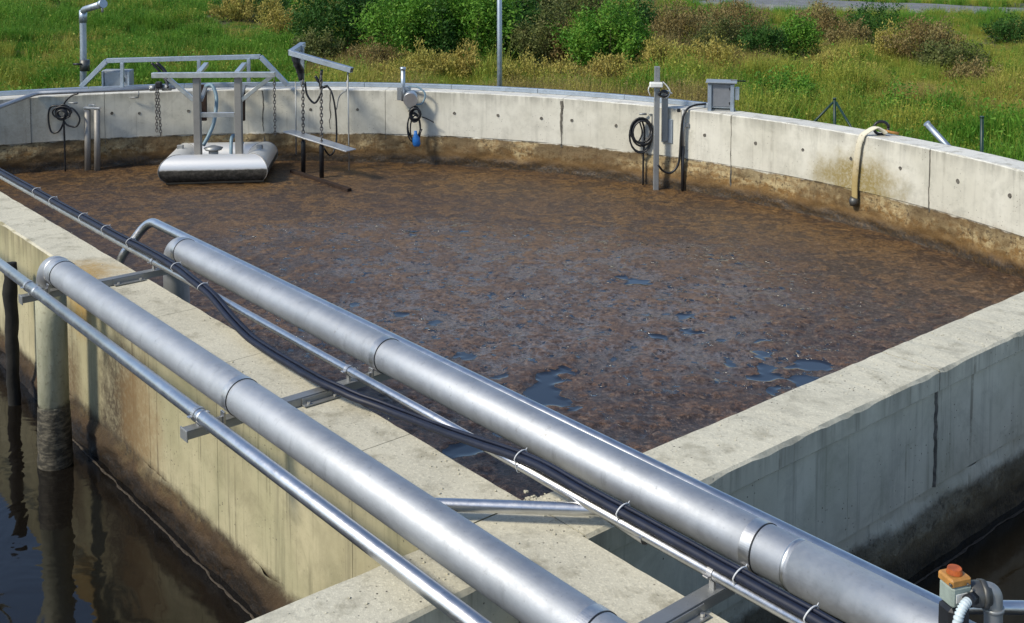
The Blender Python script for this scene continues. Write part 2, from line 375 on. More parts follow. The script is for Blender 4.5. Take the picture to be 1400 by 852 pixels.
def sludge_mat():
    m = N('floating_sludge')
    at_ = m.n.new('ShaderNodeAttribute'); at_.attribute_name = 'wet'; wet0 = at_.outputs['Fac']
    af = m.n.new('ShaderNodeAttribute'); af.attribute_name = 'sheen_film'; sheen_film0 = af.outputs['Fac']
    ah = m.n.new('ShaderNodeAttribute'); ah.attribute_name = 'far'; far = ah.outputs['Fac']
    ak = m.n.new('ShaderNodeAttribute'); ak.attribute_name = 'clot'; clot = ak.outputs['Fac']
    fine = m.noise(30, 5, .75); mid = m.noise(9, 6, .7); big = m.noise(.9, 4, .6); speck = m.noise(13, 5, .8)
    wet = m.map(m.math('ADD', wet0, m.math('MULTIPLY', m.math('SUBTRACT', m.noise(19, 4, .7), .5), .35)), .46, .56)
    grit = m.noise(22, 4, .85); grit2 = m.noise(55, 3, .8)
    k2 = m.map(m.math('ADD', clot, m.math('ADD', m.math('MULTIPLY', m.math('SUBTRACT', mid, .5), 1.8), m.math('MULTIPLY', m.math('SUBTRACT', grit, .5), 2.2))), .25, .75)
    fl_ = m.math('ADD', sheen_film0, m.math('ADD', m.math('MULTIPLY', m.math('SUBTRACT', speck, .5), .9), m.math('MULTIPLY', m.math('SUBTRACT', grit, .5), 1.0)))
    sheen_film = m.math('MULTIPLY', m.map(fl_, .12, .70), m.math('SUBTRACT', 1, m.math('MULTIPLY', k2, .80)))
    brown = m.mix(m.map(mid, .35, .65), (.088, .046, .026), (.165, .092, .052))
    warm = m.mix(m.map(mid, .35, .65), (.150, .078, .022), (.225, .122, .038))
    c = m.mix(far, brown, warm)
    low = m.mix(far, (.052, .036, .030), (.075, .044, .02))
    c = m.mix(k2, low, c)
    c = m.mix(m.map(big, .38, .62, .0, .45), c, (.060, .034, .024))
    c = m.mix(m.map(fine, .36, .5, .75, 0), c, (.018, .011, .008))
    c = m.mix(m.map(fine, .56, .7, 0, .55), c, (.17, .11, .07))
    c = m.mix(m.math('MULTIPLY', sheen_film, .62), c, (.175, .155, .15))  # thin foam film, its grey lightened to paint in sky sheen
    c = m.mix(m.map(grit2, .40, .5, .6, 0), c, (.018, .012, .010))
    c = m.mix(m.map(grit2, .58, .68, 0, .45), c, (.22, .16, .115))
    c = m.mix(m.math('MULTIPLY', m.map(speck, .60, .68), .85), c, (.018, .012, .009))
    crumbs = m.map(m.vor(26), .05, .14, .7, 0)
    c = m.mix(m.math('MULTIPLY', crumbs, m.map(m.noise(2.1), .5, .65)), c, (.22, .15, .09))
    warp = m.n.new('ShaderNodeVectorMath'); warp.operation = 'MULTIPLY_ADD'
    nz_ = m.n.new('ShaderNodeTexNoise'); m.l(m.pos.outputs['Position'], nz_.inputs['Vector']); nz_.inputs['Scale'].default_value = 6; nz_.inputs['Detail'].default_value = 3
    m.l(nz_.outputs['Color'], warp.inputs[0]); warp.inputs[1].default_value = (.16, .16, .0); m.l(m.pos.outputs['Position'], warp.inputs[2])
    cell = m.vor(8.5, warp.outputs[0], 'DISTANCE_TO_EDGE')
    edge = m.math('MULTIPLY', m.map(cell, .0, .13, 1, 0), m.map(m.noise(2.6, 4, .7), .38, .56))
    c = m.mix(m.math('MULTIPLY', edge, m.map(far, 0, 1, .75, .35)), c, m.mix(m.map(sheen_film0, .2, .7), (.024, .016, .012), (.17, .16, .17)))
    dash = m.noise(17, 3, .65)
    c = m.mix(m.map(dash, .59, .64, 0, .85), c, (.020, .013, .010))
    c = m.mix(m.map(dash, .42, .36, 0, .5), c, m.mix(far, (.19, .13, .09), (.22, .14, .07)))
    mot = m.noise(20, 4, .7); mot2 = m.noise(38, 3, .7)
    c = m.mix(m.map(mot, .50, .62, 0, .5), c, m.mix(far, (.030, .019, .014), (.055, .030, .012)))
    c = m.mix(m.map(mot, .44, .36, 0, .45), c, m.mix(far, (.25, .185, .14), (.28, .17, .07)))
    c = m.mix(m.map(mot2, .57, .66, 0, .7), c, (.014, .010, .009))
    tiny = m.math('MULTIPLY', m.map(m.noise(11, 3, .6), .60, .64), m.map(sheen_film0, .15, .4))
    wet = m.math('MAXIMUM', wet, tiny)
    c = m.mix(wet, c, (.007, .007, .009))
    r = m.math('SUBTRACT', m.map(sheen_film, 0, 1, .48, .24), m.map(speck, .60, .68, 0, .2))
    rr = m.math('MAXIMUM', m.math('MULTIPLY', r, m.math('SUBTRACT', 1, wet)), .04)
    h = m.math('MULTIPLY', m.math('ADD', m.math('MULTIPLY', fine, .6), m.math('ADD', m.math('MULTIPLY', grit, .9), m.math('ADD', mid, m.math('MULTIPLY', speck, -.5)))), m.math('SUBTRACT', 1, wet))
    return m.out(c, rr, 0, m.bump(h, .8, .013), IOR=m.math('ADD', 1.5, m.math('MULTIPLY', wet, .4)))
M['sludge'] = sludge_mat()
M['foam'] = plain('brown_foam_line', (.048, .036, .024), .8, 0, .5, 40, 1.)

# ------------------------------------------------------------------ tank walls
CX_, CY_, RIN, RT = -3.35, 8.60, 9.22, .38
C0 = Vector((CX_, CY_, 0))
def th_of_u(u):                       # angle of the inner rim seen in column u
    best = None
    for k in range(2000):
        th = R(15) + R(150) * k / 2000
        x = CX_ + RIN * math.cos(th); y = CY_ + RIN * math.sin(th)
        if y < 8: continue
        uu = 700 + FPX * x / (y * math.cos(PITCH) + CAM_H * math.sin(PITCH))
        if best is None or abs(uu - u) < best[0]: best = (abs(uu - u), th)
    return best[1]
def rp(th, r, z=0.): return Vector((CX_ + r * math.cos(th), CY_ + r * math.sin(th), z))

def sweep(bm, prof, frames, caps=True):
    """prof: list of (a, z); frames: fn i -> (origin, axis a); ragged edges by per-vertex noise"""
    rings = []
    for o, ax in frames:
        rings.append([bm.verts.new(o + ax * a + Vector((0, 0, z))) for a, z in prof])
    n = len(prof)
    for i in range(len(rings) - 1):
        for k in range(n):
            bm.faces.new((rings[i][k], rings[i][(k + 1) % n], rings[i + 1][(k + 1) % n], rings[i + 1][k]))
    if caps:
        bm.faces.new(rings[0][::-1]); bm.faces.new(rings[-1])
    return rings
def chip(rings, idx, amp, freq, seed, zidx=None):
    freq *= 1.8
    for k in idx:
        for i, rg in enumerate(rings):
            c = rg[k].co
            q = fbm(np.array([c.x * freq + k * 9.1]), np.array([c.y * freq]), seed, 4)[0]
            d = max(0, q - .5) * amp * 2 + (q - .5) * amp * .2
            c.z -= min(d, .03)
tank = thing('tank_wall', 'curved pale concrete outer wall ringing the sludge tank with grass behind', 'wall', C0)
edges_u = [527, 770, 1000, 1272]
ths = sorted([th_of_u(u) for u in edges_u] + [th_of_u(142), th_of_u(41)])
d = R(17.5)
lo = ths[0] - d
while lo > R(-205): ths.insert(0, lo); lo -= d
# fill up to a full ring
first = ths[0]; last = ths[-1]
rest = first + 2 * math.pi - last
k = max(1, round(rest / d))
ths2 = ths + [last + rest * (j + 1) / k for j in range(k)]
for i in range(len(ths2) - 1):
    a0 = ths2[i] + .0004; a1 = ths2[i + 1] - .0004
    if a1 - a0 < .005: continue
    n = max(3, int((a1 - a0) * RIN / .12))
    bm = bmesh.new(); e = .012
    prof = [(.012, -3.2), (.012, -.698), (0, -.69), (0, -e), (e, 0), (RT - e, 0), (RT, -e), (RT, -3.2)]
    fr = [(rp(a0 + (a1 - a0) * j / n, RIN + .002 * math.sin(i * 2.3)), Vector((math.cos(a0 + (a1 - a0) * j / n), math.sin(a0 + (a1 - a0) * j / n), 0))) for j in range(n + 1)]
    rg = sweep(bm, prof, fr)
    chip(rg, (3,), .014, 3.1, 5); chip(rg, (4,), .005, 3.1, 5)
    obj('wall_panel', bm, M['ring'], tank)
bm = bmesh.new()
n = 240
rg = sweep(bm, [(.02, -3.15), (.02, -.02), (RT - .02, -.02), (RT - .02, -3.15)], [(rp(2 * math.pi * j / n, RIN), Vector((math.cos(2 * math.pi * j / n), math.sin(2 * math.pi * j / n), 0))) for j in range(n + 1)])
obj('joint_filler', bm, M['joint'], tank)
# scale crust on the inner face at the waterline
def crust(name, n, fpos, fnorm, z0, z1, mat, parent, seed, amp=.03, lift=.45, nz=22):
    vs = []; fs = []
    I, J = np.meshgrid(np.arange(n + 1), np.arange(nz + 1), indexing='ij')
    Z = z0 + (z1 - z0) * J / nz
    base = [fpos(i) for i in range(n + 1)]; nrm = [fnorm(i) for i in range(n + 1)]
    step = (base[1] - base[0]).length
    L = I * step
    q = fbm(L * 2.6, Z * 5.5, seed, 5) * .7 + fbm(L * 9, Z * 15, seed + 3, 3) * .3
    topf = np.clip((z1 - Z) / (z1 - z0) * 3.2, 0, 1)
    off = (q - (1 - lift) * 1.0 + topf * .16) * amp * 4.2
    off = np.minimum(off, amp * 1.6)
    for i in range(n + 1):
        for j in range(nz + 1):
            vs.append(base[i] + nrm[i] * off[i, j] + Vector((0, 0, Z[i, j])))
    for i in range(n):
        for j in range(nz):
            a = i * (nz + 1) + j
            if max(off[i, j], off[i + 1, j], off[i, j + 1], off[i + 1, j + 1]) < -.004: continue
            fs.append((a, a + nz + 1, a + nz + 2, a + 1))
    me = bpy.data.meshes.new(name); me.from_pydata(vs, [], fs)
    o = link_mesh(name, me, mat, parent, True); o['kind'] = 'stuff'
    return o
tha, thb = th_of_u(1520), th_of_u(-250)
nn = 420
crust('scale_crust', nn, lambda i: rp(tha + (thb - tha) * i / nn, RIN + .008), lambda i: -Vector((math.cos(tha + (thb - tha) * i / nn), math.sin(tha + (thb - tha) * i / nn), 0)), -1.22, -.67, M['ring'], tank, 11, .022)

# tie holes: proud dark mortar discs, colour standing in for shaded recesses
def tie_hole_disc(p, nrm, parent, r=.021):
    bm = bmesh.new(); ax = axes(nrm); seg = 12; rings = []
    jit = [random.uniform(.85, 1.2) for _ in range(seg)]
    for rr, h in ((1.25, -.004), (1.05, .0075), (.9, .007), (.5, .0045)):
        rings.append([bm.verts.new(p + ax @ Vector((h, math.cos(k * 2 * math.pi / seg) * r * rr * jit[k], math.sin(k * 2 * math.pi / seg) * r * rr * jit[k]))) for k in range(seg)])
    for i in range(3):
        for k in range(seg): bm.faces.new((rings[i][k], rings[i][(k + 1) % seg], rings[i + 1][(k + 1) % seg], rings[i + 1][k]))
    bm.faces.new(rings[-1])
    obj('tie_hole_disc', bm, M['mortar'], parent)
for u, v in [(190, 155), (257, 152), (489, 150), (621, 155), (681, 158), (740, 162), (782, 165), (843, 172), (964, 185), (1034, 196), (1098, 205), (1164, 217), (1232, 230), (1311, 248), (1382, 268), (153, 155), (424, 150), (560, 152)]:
    th = th_of_u(u); q = rp(th, RIN); z = at(u, v, q.y).z
    tie_hole_disc(rp(th, RIN, z), -Vector((math.cos(th), math.sin(th), 0)), tank)
# ragged mortar-filled crack
def seam(u, v0, v1, w0, w1, parent, seed):
    th = th_of_u(u); q = rp(th, RIN); za = at(u, v0, q.y).z; zb = at(u, v1, q.y).z
    za = min(za, -.014)
    nrm = -Vector((math.cos(th), math.sin(th), 0)); tx = Vector((-nrm.y, nrm.x, 0))
    bm = bmesh.new(); n = 26; prev = None
    for j in range(n + 1):
        f = j / n; z = za + (zb - za) * f
        wl_ = (w0 + (w1 - w0) * f) * (1 + .9 * n1(f * 9, seed)); cx = .05 * n1(f * 5, seed + 4)
        a = bm.verts.new(q + tx * (cx - wl_ / 2) + nrm * -.006 + Vector((0, 0, z)))
        b = bm.verts.new(q + tx * cx + nrm * .007 + Vector((0, 0, z)))
        c = bm.verts.new(q + tx * (cx + wl_ / 2) + nrm * -.006 + Vector((0, 0, z)))
        if prev:
            bm.faces.new((prev[0], a, b, prev[1])); bm.faces.new((prev[1], b, c, prev[2]))
        prev = (a, b, c)
    obj('mortar_seam', bm, M['mortar'], parent)
seam(768, 138, 201, .085, .03, tank, 3)
seam(359, 124, 196, .05, .04, tank, 8)
seam(450, 126, 176, .05, .03, tank, 12)
seam(1000, 158, 270, .022, .03, tank, 15)
seam(1272, 205, 290, .03, .02, tank, 19)

# straight walls: built in the s/t frame
def straight(bm, s0, s1, tl, tr, ztop, zb=-3.2, step=.06, along='s', seed=1, amp=.016, e=.014):
    n = max(2, int(abs(s1 - s0) / step)); fr = []
    for j in range(n + 1):
        q = s0 + (s1 - s0) * j / n
        fr.append((P(q, tl) if along == 's' else P(tl, q), TD if along == 's' else SD))
    wd = tr - tl
    prof = [(0, zb), (0, ztop - e), (e, ztop), (wd - e, ztop), (wd, ztop - e), (wd, zb)]
    rg = sweep(bm, prof, fr)
    chip(rg, (1, 4), amp, 4.3, seed); chip(rg, (2, 3), amp * .35, 4.3, seed)
def line_hits(t, s_mid=-8.74):       # where lines t=const meet the ring
    cs, ct = C0.dot(SD), C0.dot(TD)
    h = math.sqrt(RIN ** 2 - (t - ct) ** 2); return cs - h, cs + h
def line_hits_s(s):
    cs, ct = C0.dot(SD), C0.dot(TD)
    h = math.sqrt(RIN ** 2 - (s - cs) ** 2); return ct - h, ct + h
TL, TR = 2.80, 3.155
SA, SB = -3.675, -3.305
divider = thing('dividing_wall', 'long straight concrete dividing wall running diagonally under the pipes', 'wall', P(-6, 2.98, -1.2))
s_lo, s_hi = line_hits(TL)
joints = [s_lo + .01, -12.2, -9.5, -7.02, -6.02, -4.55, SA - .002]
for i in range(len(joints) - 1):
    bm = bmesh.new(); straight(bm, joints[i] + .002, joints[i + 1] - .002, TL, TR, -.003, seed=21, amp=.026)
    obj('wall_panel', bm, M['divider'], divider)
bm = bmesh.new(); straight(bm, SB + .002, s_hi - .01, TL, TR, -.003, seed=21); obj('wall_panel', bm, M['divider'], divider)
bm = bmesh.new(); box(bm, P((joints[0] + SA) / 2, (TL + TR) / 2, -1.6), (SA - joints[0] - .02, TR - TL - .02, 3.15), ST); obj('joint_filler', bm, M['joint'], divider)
crust('scale_crust', 330, lambda i: P(-13.5 + 9.83 * i / 330, TL), lambda i: -TD, -1.34, -.98, M['divider'], divider, 31, .03, nz=14)
cross = thing('cross_wall', 'straight concrete cross wall with a pour line, grey shaded face and sunny top', 'wall', P(-3.5, 6, -1.2))
t_lo, t_hi = line_hits_s(SA)
cj = [TR - .0, 3.98, 5.06, 5.95, 7.4, 8.9, t_hi - .01]
body = bmesh.new()
for i in range(len(cj) - 1):
    bm = bmesh.new(); straight(bm, cj[i] + .0012, cj[i + 1] - .0012, SA, SB, -.132, zb=-.69, along='t', seed=41, amp=.0, e=.003)
    obj('wall_panel', bm, M['cross'], cross)
    bm = bmesh.new(); straight(bm, cj[i], cj[i + 1], SA + .002, SB - .018, -.694, along='t', seed=41, amp=.0, e=.002)
    obj('lower_band', bm, M['cross'], cross)
for a0, a1 in ((TR + .003, 5.93), (5.94, t_hi - .01)):
    bm = bmesh.new(); straight(bm, a0, a1, SA - .004, SB + .014, -.004, zb=-.122, along='t', seed=43, amp=.028)
    obj('top_course', bm, M['cross'], cross)
bm = bmesh.new(); straight(bm, t_lo + .01, TL - .003, SA, SB, -.006, along='t', seed=45, amp=.02); obj('wall_panel', bm, M['cross'], cross)
bm = bmesh.new(); box(bm, P((SA + SB) / 2, (TL + TR) / 2, -1.603), (SB - SA - .004, TR - TL - .004, 3.194), ST); obj('junction_block', bm, M['divider'], cross)
bm = bmesh.new(); box(bm, P((SA + SB) / 2, (TR + t_hi) / 2, -1.6), (SB - SA - .08, t_hi - TR - .02, 3.0), ST); obj('joint_filler', bm, M['joint'], cross)
crust('scale_crust', 260, lambda i: P(SB - .014, TR + .02 + 6.6 * i / 260), lambda i: SD, -1.25, -.70, M['cross'], cross, 51, .022, nz=18)
# ragged vertical crack on the shaded face
bm = bmesh.new(); prev = None
for j in range(31):
    f = j / 30; z = -.01 - .68 * f; w_ = .045 * (1.1 + 1.4 * n1(f * 8, 61)); c_ = 5.93 + .035 * n1(f * 6, 63)
    v3 = [bm.verts.new(P(SB + h, c_ + dx * w_, z)) for dx, h in ((-.5, -.006), (-.1, .013), (.12, .002), (.5, -.006))]
    if prev:
        for k in range(3): bm.faces.new((prev[k], v3[k], v3[k + 1], prev[k + 1]))
    prev = v3
obj('mortar_seam', bm, M['mortar'], cross)

# concrete rubble left on the wall top where the walls meet, and crumbs along edges
def crumb(bm, p, r):
    q = bmesh.ops.create_icosphere(bm, subdivisions=1, radius=r)
    for v in q['verts']:
        v.co = Vector((v.co.x * random.uniform(.6, 1.3), v.co.y * random.uniform(.6, 1.3), v.co.z * random.uniform(.4, .9))) + p
bm = bmesh.new()
for _ in range(420):
    if random.random() < .5: q = P(random.uniform(-12, -3.7), random.choice([random.uniform(TL + .01, TR - .01), random.gauss(TR - .05, .02)]), -.003)
    else: q = P(random.uniform(SA + .02, SB - .02), random.uniform(.8, 8), -.004)
    crumb(bm, q, random.uniform(.002, .007))
for _ in range(60): crumb(bm, P(random.gauss(SA + .02, .03), random.gauss(TR, .04), -.006), random.uniform(.004, .014))
o = obj('concrete_crumbs', bm, M['cross']); tag(o, 'loose concrete crumbs lying on the tops of the straight walls', 'rubble', kind='stuff')

# ------------------------------------------------------------------ liquid surfaces
ZW = -1.15
cs, ct = C0.dot(SD), C0.dot(TD)
stp = .032
sa = np.arange(cs - RIN - .1, SA + .1, stp); ta = np.arange(TR - .06, ct + RIN + .1, stp)
S, T = np.meshgrid(sa, ta, indexing='ij')
inside = (S - cs) ** 2 + (T - ct) ** 2 < (RIN + .05) ** 2
wx = fbm(S * .5, T * .5, 71, 3) - .5; wy = fbm(S * .5 + 9, T * .5, 75, 3) - .5
base = fbm((S + wx * 2.2) * 1.5, (T + wy * 2.2) * 1.5, 81, 5)
lump = fbm((S + wx) * 7, (T + wy) * 7, 91, 3)
clot = fbm(S * 13, T * 13, 95, 2)
patch = np.zeros_like(S)
for u, v, r, k in [(1078, 532, .30, 1), (1055, 512, .34, 1), (1035, 490, .24, .8), (1010, 500, .25, .7), (1090, 520, .25, .8), (590, 440, .22, .5), (760, 550, .35, .6), (740, 535, .3, .55), (690, 560, .3, .5), (820, 470, .5, .42), (960, 455, .45, .42), (655, 520, .5, .42), (900, 430, .4, .4), (540, 430, .5, .4), (600, 500, .4, .45), (1110, 500, .25, .6), (560, 470, .4, .42), (875, 385, .16, .6), (850, 380, .13, .55), (935, 398, .1, .6), (630, 485, .22, .6), (500, 520, .35, .45), (905, 460, .2, .5), (760, 520, .35, .45), (1040, 470, .2, .5), (640, 610, .4, .4), (480, 450, .5, .32), (700, 590, .3, .55)]:
    q = atz(u, v, ZW); qs, qt = q.dot(SD), q.dot(TD)
    patch = np.maximum(patch, k * np.exp(-(((S - qs) ** 2 + (T - qt) ** 2) / (r * r))))
Xw = S * SD.x + T * TD.x; Yw = S * SD.y + T * TD.y
sheen_filmc = np.zeros_like(S)
for u, v, rx, ry, k in [(800, 400, 1.9, 2.0, .9), (640, 430, 1.5, 1.6, .7), (560, 350, 1.7, 1.5, .6), (950, 470, 1.3, 1.0, .6), (450, 330, 1.2, 1.2, .5), (870, 350, 1.2, .9, .5)]:
    q = atz(u, v, ZW)
    sheen_filmc = np.maximum(sheen_filmc, k * np.exp(-(((Xw - q.x) / rx) ** 2 + ((Yw - q.y) / ry) ** 2)))
wet0_ = np.clip(patch * (.30 + 1.2 * (base - .2) + 1.9 * (fbm(S * 5, T * 5, 107, 5) - .47)) * 1.1 + (base < .30) * .0 + np.clip((.34 - base) * 5, 0, .4) * (sheen_filmc > .25) + (fbm(S * 3.1 + 4, T * 3.1, 99, 4) > .73) * .30, 0, 1)
wet = np.clip((wet0_ - .36) / .16, 0, 1); wet = wet * wet * (3 - 2 * wet)
sheen_film = np.clip((sheen_filmc * 1.1 + .12) * (.45 + 1.5 * (fbm((S + wx * 2) * 1.3, (T + wy * 2) * 1.3, 103, 5) - .2)), 0, 1)
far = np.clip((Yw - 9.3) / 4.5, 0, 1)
hh = fbm((S + wx * 1.2) * 4.2 + 2, (T + wy * 1.2) * 4.2, 121, 3) * .45 + fbm((S + wy * .4) * 10.5, (T + wx * .4) * 10.5, 131, 3) * .55
clotm = np.clip((hh - .43) / .12, 0, 1); clotm = clotm * clotm * (3 - 2 * clotm)
ridge = np.abs(fbm((S + wx * 1.5) * 4.2, (T + wy * 1.5) * 4.2, 111, 4) - .5) * 2
near = 1 - .65 * far
Z = ZW + (1 - wet) * (clotm * .016 + (lump - .5) * .014 + (clot - .5) * .010) * near - wet * .002
idx = -np.ones(S.shape, int); idx[inside] = np.arange(inside.sum())
V = np.stack([Xw[inside], Yw[inside], Z[inside]], 1)
ok = inside[:-1, :-1] & inside[1:, :-1] & inside[:-1, 1:] & inside[1:, 1:]
F = np.stack([idx[:-1, :-1][ok], idx[1:, :-1][ok], idx[1:, 1:][ok], idx[:-1, 1:][ok]], 1)
me = bpy.data.meshes.new('sludge_surface')
me.vertices.add(len(V)); me.vertices.foreach_set('co', V.ravel())
me.loops.add(F.size); me.loops.foreach_set('vertex_index', F.ravel().astype(np.int32))
me.polygons.add(len(F)); me.polygons.foreach_set('loop_start', np.arange(0, F.size, 4, dtype=np.int32))
me.update()
for nm, arr in (('wet', wet), ('sheen_film', sheen_film), ('far', far), ('clot', clotm)):
    A = me.attributes.new(nm, 'FLOAT', 'POINT'); A.data.foreach_set('value', arr[inside].astype(np.float32))
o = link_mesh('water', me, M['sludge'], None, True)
if o.data.polygons[0].normal.z < 0: o.data.flip_normals()
tag(o, kind='structure')
def clipped_water(name, s0, s1, t0, t1, z, mat):
    pts = []
    # outline = rectangle clipped by the ring circle
    n = 64; poly = []
    for side in range(4):
        for j in range(n):
            f = j / n
            s_, t_ = [(s0 + (s1 - s0) * f, t0), (s1, t0 + (t1 - t0) * f), (s1 + (s0 - s1) * f, t1), (s0, t1 + (t0 - t1) * f)][side]
            dx, dy = s_ - cs, t_ - ct; L = math.hypot(dx, dy)
            if L > RIN + .05: dx *= (RIN + .05) / L; dy *= (RIN + .05) / L
            poly.append(P(cs + dx, ct + dy, z))
    bm = bmesh.new(); bm.faces.new([bm.verts.new(p) for p in dedupe(poly)])
    bmesh.ops.triangulate(bm, faces=bm.faces)
    o = obj(name, bm, mat)
    if o.data.polygons[0].normal.z < 0: o.data.flip_normals()
    tag(o, kind='structure')
clipped_water('water', cs - RIN, SA + .05, ct - RIN, TL + .03, -1.275, M['water_left'])
clipped_water('water', SB - .05, cs + RIN, TR - .03, ct + RIN, -1.145, M['water_right'])
clipped_water('water', SB - .05, cs + RIN, ct - RIN, TL + .03, -1.275, M['water_left'])
bm = bmesh.new(); bmesh.ops.create_circle(bm, cap_ends=True, segments=96, radius=RIN + .05)
for v in bm.verts: v.co += C0 + Vector((0, 0, -3.1))
tag(obj('tank_floor', bm, M['joint']), kind='structure')
# thin foam lines floating along the walls
def foam_line(pts_fn, n, name, label, seed):
    bm = bmesh.new(); prev = None
    for i in range(n + 1):
        c, side = pts_fn(i / n); k = n1(i * .13, seed) * .03; wd = .002 + .011 * max(0, .5 + 1.6 * n1(i * .45, seed + 2))
        v = [bm.verts.new(c + side * (k - wd)), bm.verts.new(c + side * k + Vector((0, 0, .008))), bm.verts.new(c + side * (k + wd))]
        if prev: bm.faces.new((prev[0], v[0], v[1], prev[1])); bm.faces.new((prev[1], v[1], v[2], prev[2]))
        prev = v
    o = obj(name, bm, M['foam'], None, True); tag(o, label, 'foam', kind='stuff')
foam_line(lambda f: (P(-8.6 + 4.9 * f, TL - .045, -1.273), TD), 260, 'foam_line', 'thin brown foam line floating along the foot of the dividing wall', 5)
foam_line(lambda f: (P(SB + .05, TR + .1 + 6 * f, -1.143), SD), 260, 'foam_line', 'thin pale foam line floating along the foot of the shaded cross wall', 9)

# ------------------------------------------------------------------ pipes over the wall
def pipe(name, label, pts, r, mat, seams=(), seg=40, group=None, parts=()):
    t = thing(name, label, 'pipe', Vector(pts[0]), group)
    tube_obj('pipe_body', pts, r, mat, t, seg)
    for c, axis_, wd, pr in seams:
        bm = bmesh.new(); n = 5
        rad = [r + pr * math.sin(math.pi * j / (n - 1)) for j in range(n)]
        tube(bm, [c + axis_ * (wd * (j / (n - 1) - .5)) for j in range(n)], r, seg, False, rad)
        obj('weld_seam', bm, M['clamp'], t)
    return t
def bend(c, d_in, d_out, rad, n=10):
    """quarter-type bend path: starts c, leaves along d_out"""
    return [c + d_in * rad * math.sin(a) + d_out * rad * (1 - math.cos(a)) for a in [math.pi / 2 * j / n for j in range(n + 1)]]
DN = Vector((0, 0, -1))
p1t, p1z, r1 = 2.536, .155, .094
near_s = -1.2
path = [P(near_s, p1t, p1z), P(-5, p1t, p1z), P(-7.95, p1t, p1z)] + bend(P(-7.95, p1t, p1z), -SD, DN, .14) [1:]
end = path[-1]
lp = pipe('steel_pipe', 'thick stainless pipe nearest the left, elbow turning down into the lower left basin', path, r1, M['steel'], [(P(-7.93, p1t, p1z), SD, .012, .003)])
tube_obj('drop_pipe', [end + Vector((0, 0, .0)), end + Vector((0, 0, -.25)), end + Vector((0, 0, -1.6))], .104, M['drop'], lp, 36)
# crusted ring where the drop pipe meets the liquid
bm = bmesh.new()
tube(bm, [Vector((end.x, end.y, z)) for z in (-.84, -.9, -1.0, -1.1, -1.18, -1.24, -1.30)], .11, 36, False, [.105, .113, .110, .117, .113, .122, .118])
for v in bm.verts: v.co += (v.co - Vector((end.x, end.y, v.co.z))) * n1(v.co.x * 31 + v.co.z * 23 + v.co.y * 17, 3) * .12
obj('sludge_crust', bm, M['drop'], lp, True)

p2t, p2z, r2 = 3.411, .155, .094
path = [P(-1.2, p2t, p2z), P(-5, p2t, p2z), P(-7.86, p2t, p2z)] + bend(P(-7.86, p2t, p2z), -SD, DN, .12)[1:]
path.append(path[-1] + Vector((0, 0, -1.3)))
lp2 = pipe('steel_pipe', 'thick stainless pipe on the tank side, crossing from upper left to lower right', path, r2, M['steel'], [(P(-7.84, p2t, p2z), SD, .012, .003), (P(-2.44, p2t, p2z), SD, .016, .003)])
# wider sleeve after the weld
tube_obj('pipe_sleeve', [P(-2.42, p2t, p2z), P(-1.8, p2t, p2z), P(-1.2, p2t, p2z)], r2 + .0025, M['steel'], lp2, 40)

p3t, p3z, r3 = 2.331, .10, .035
pipe('thin_steel_pipe', 'slim shiny stainless pipe beside the thick left pipe, nearest the lower left corner', [P(near_s, p3t, p3z), P(-5, p3t, p3z), P(-10.5, p3t, p3z)], r3, M['steel2'], [(P(-7.72, p3t, p3z), SD, .03, .003), (P(-5.17, p3t, p3z), SD, .012, .003)], 28)
p4t, p4z, r4 = 3.20, .105, .023
lp4 = pipe('thin_steel_pipe', 'thin stainless pipe carrying the dark hoses between the two thick pipes', [P(near_s, p4t, p4z), P(-5, p4t, p4z), P(-16, p4t, p4z)], r4, M['steel2'], [], 22)
# branch that leaves it towards the left under the thick pipe
q0 = atz(822, 697, .075); q1 = atz(604, 690, .065)
tube_obj('branch_stub', dedupe(fillet([P(-3.0, p4t, .095), q0, q1, q1 + (q1 - q0) * .5], .03)), .027, M['steel2'], lp4, 22)
p5t, p5z, r5 = 3.562, .158, .036
qa = P(-8.85, p5t, .158)
pipe('thin_steel_pipe', 'slim stainless pipe tucked behind the tank side thick pipe, bending down into the sludge', dedupe(fillet([P(-1.9, p5t, p5z), P(-5, p5t, p5z), qa, qa + (-SD * .12 - TD * .22 + Vector((0, 0, -.33))), qa + (-SD * .14 - TD * .24 + Vector((0, 0, -1.4)))], .13, 8)), r5, M['steel2'], [], 26)

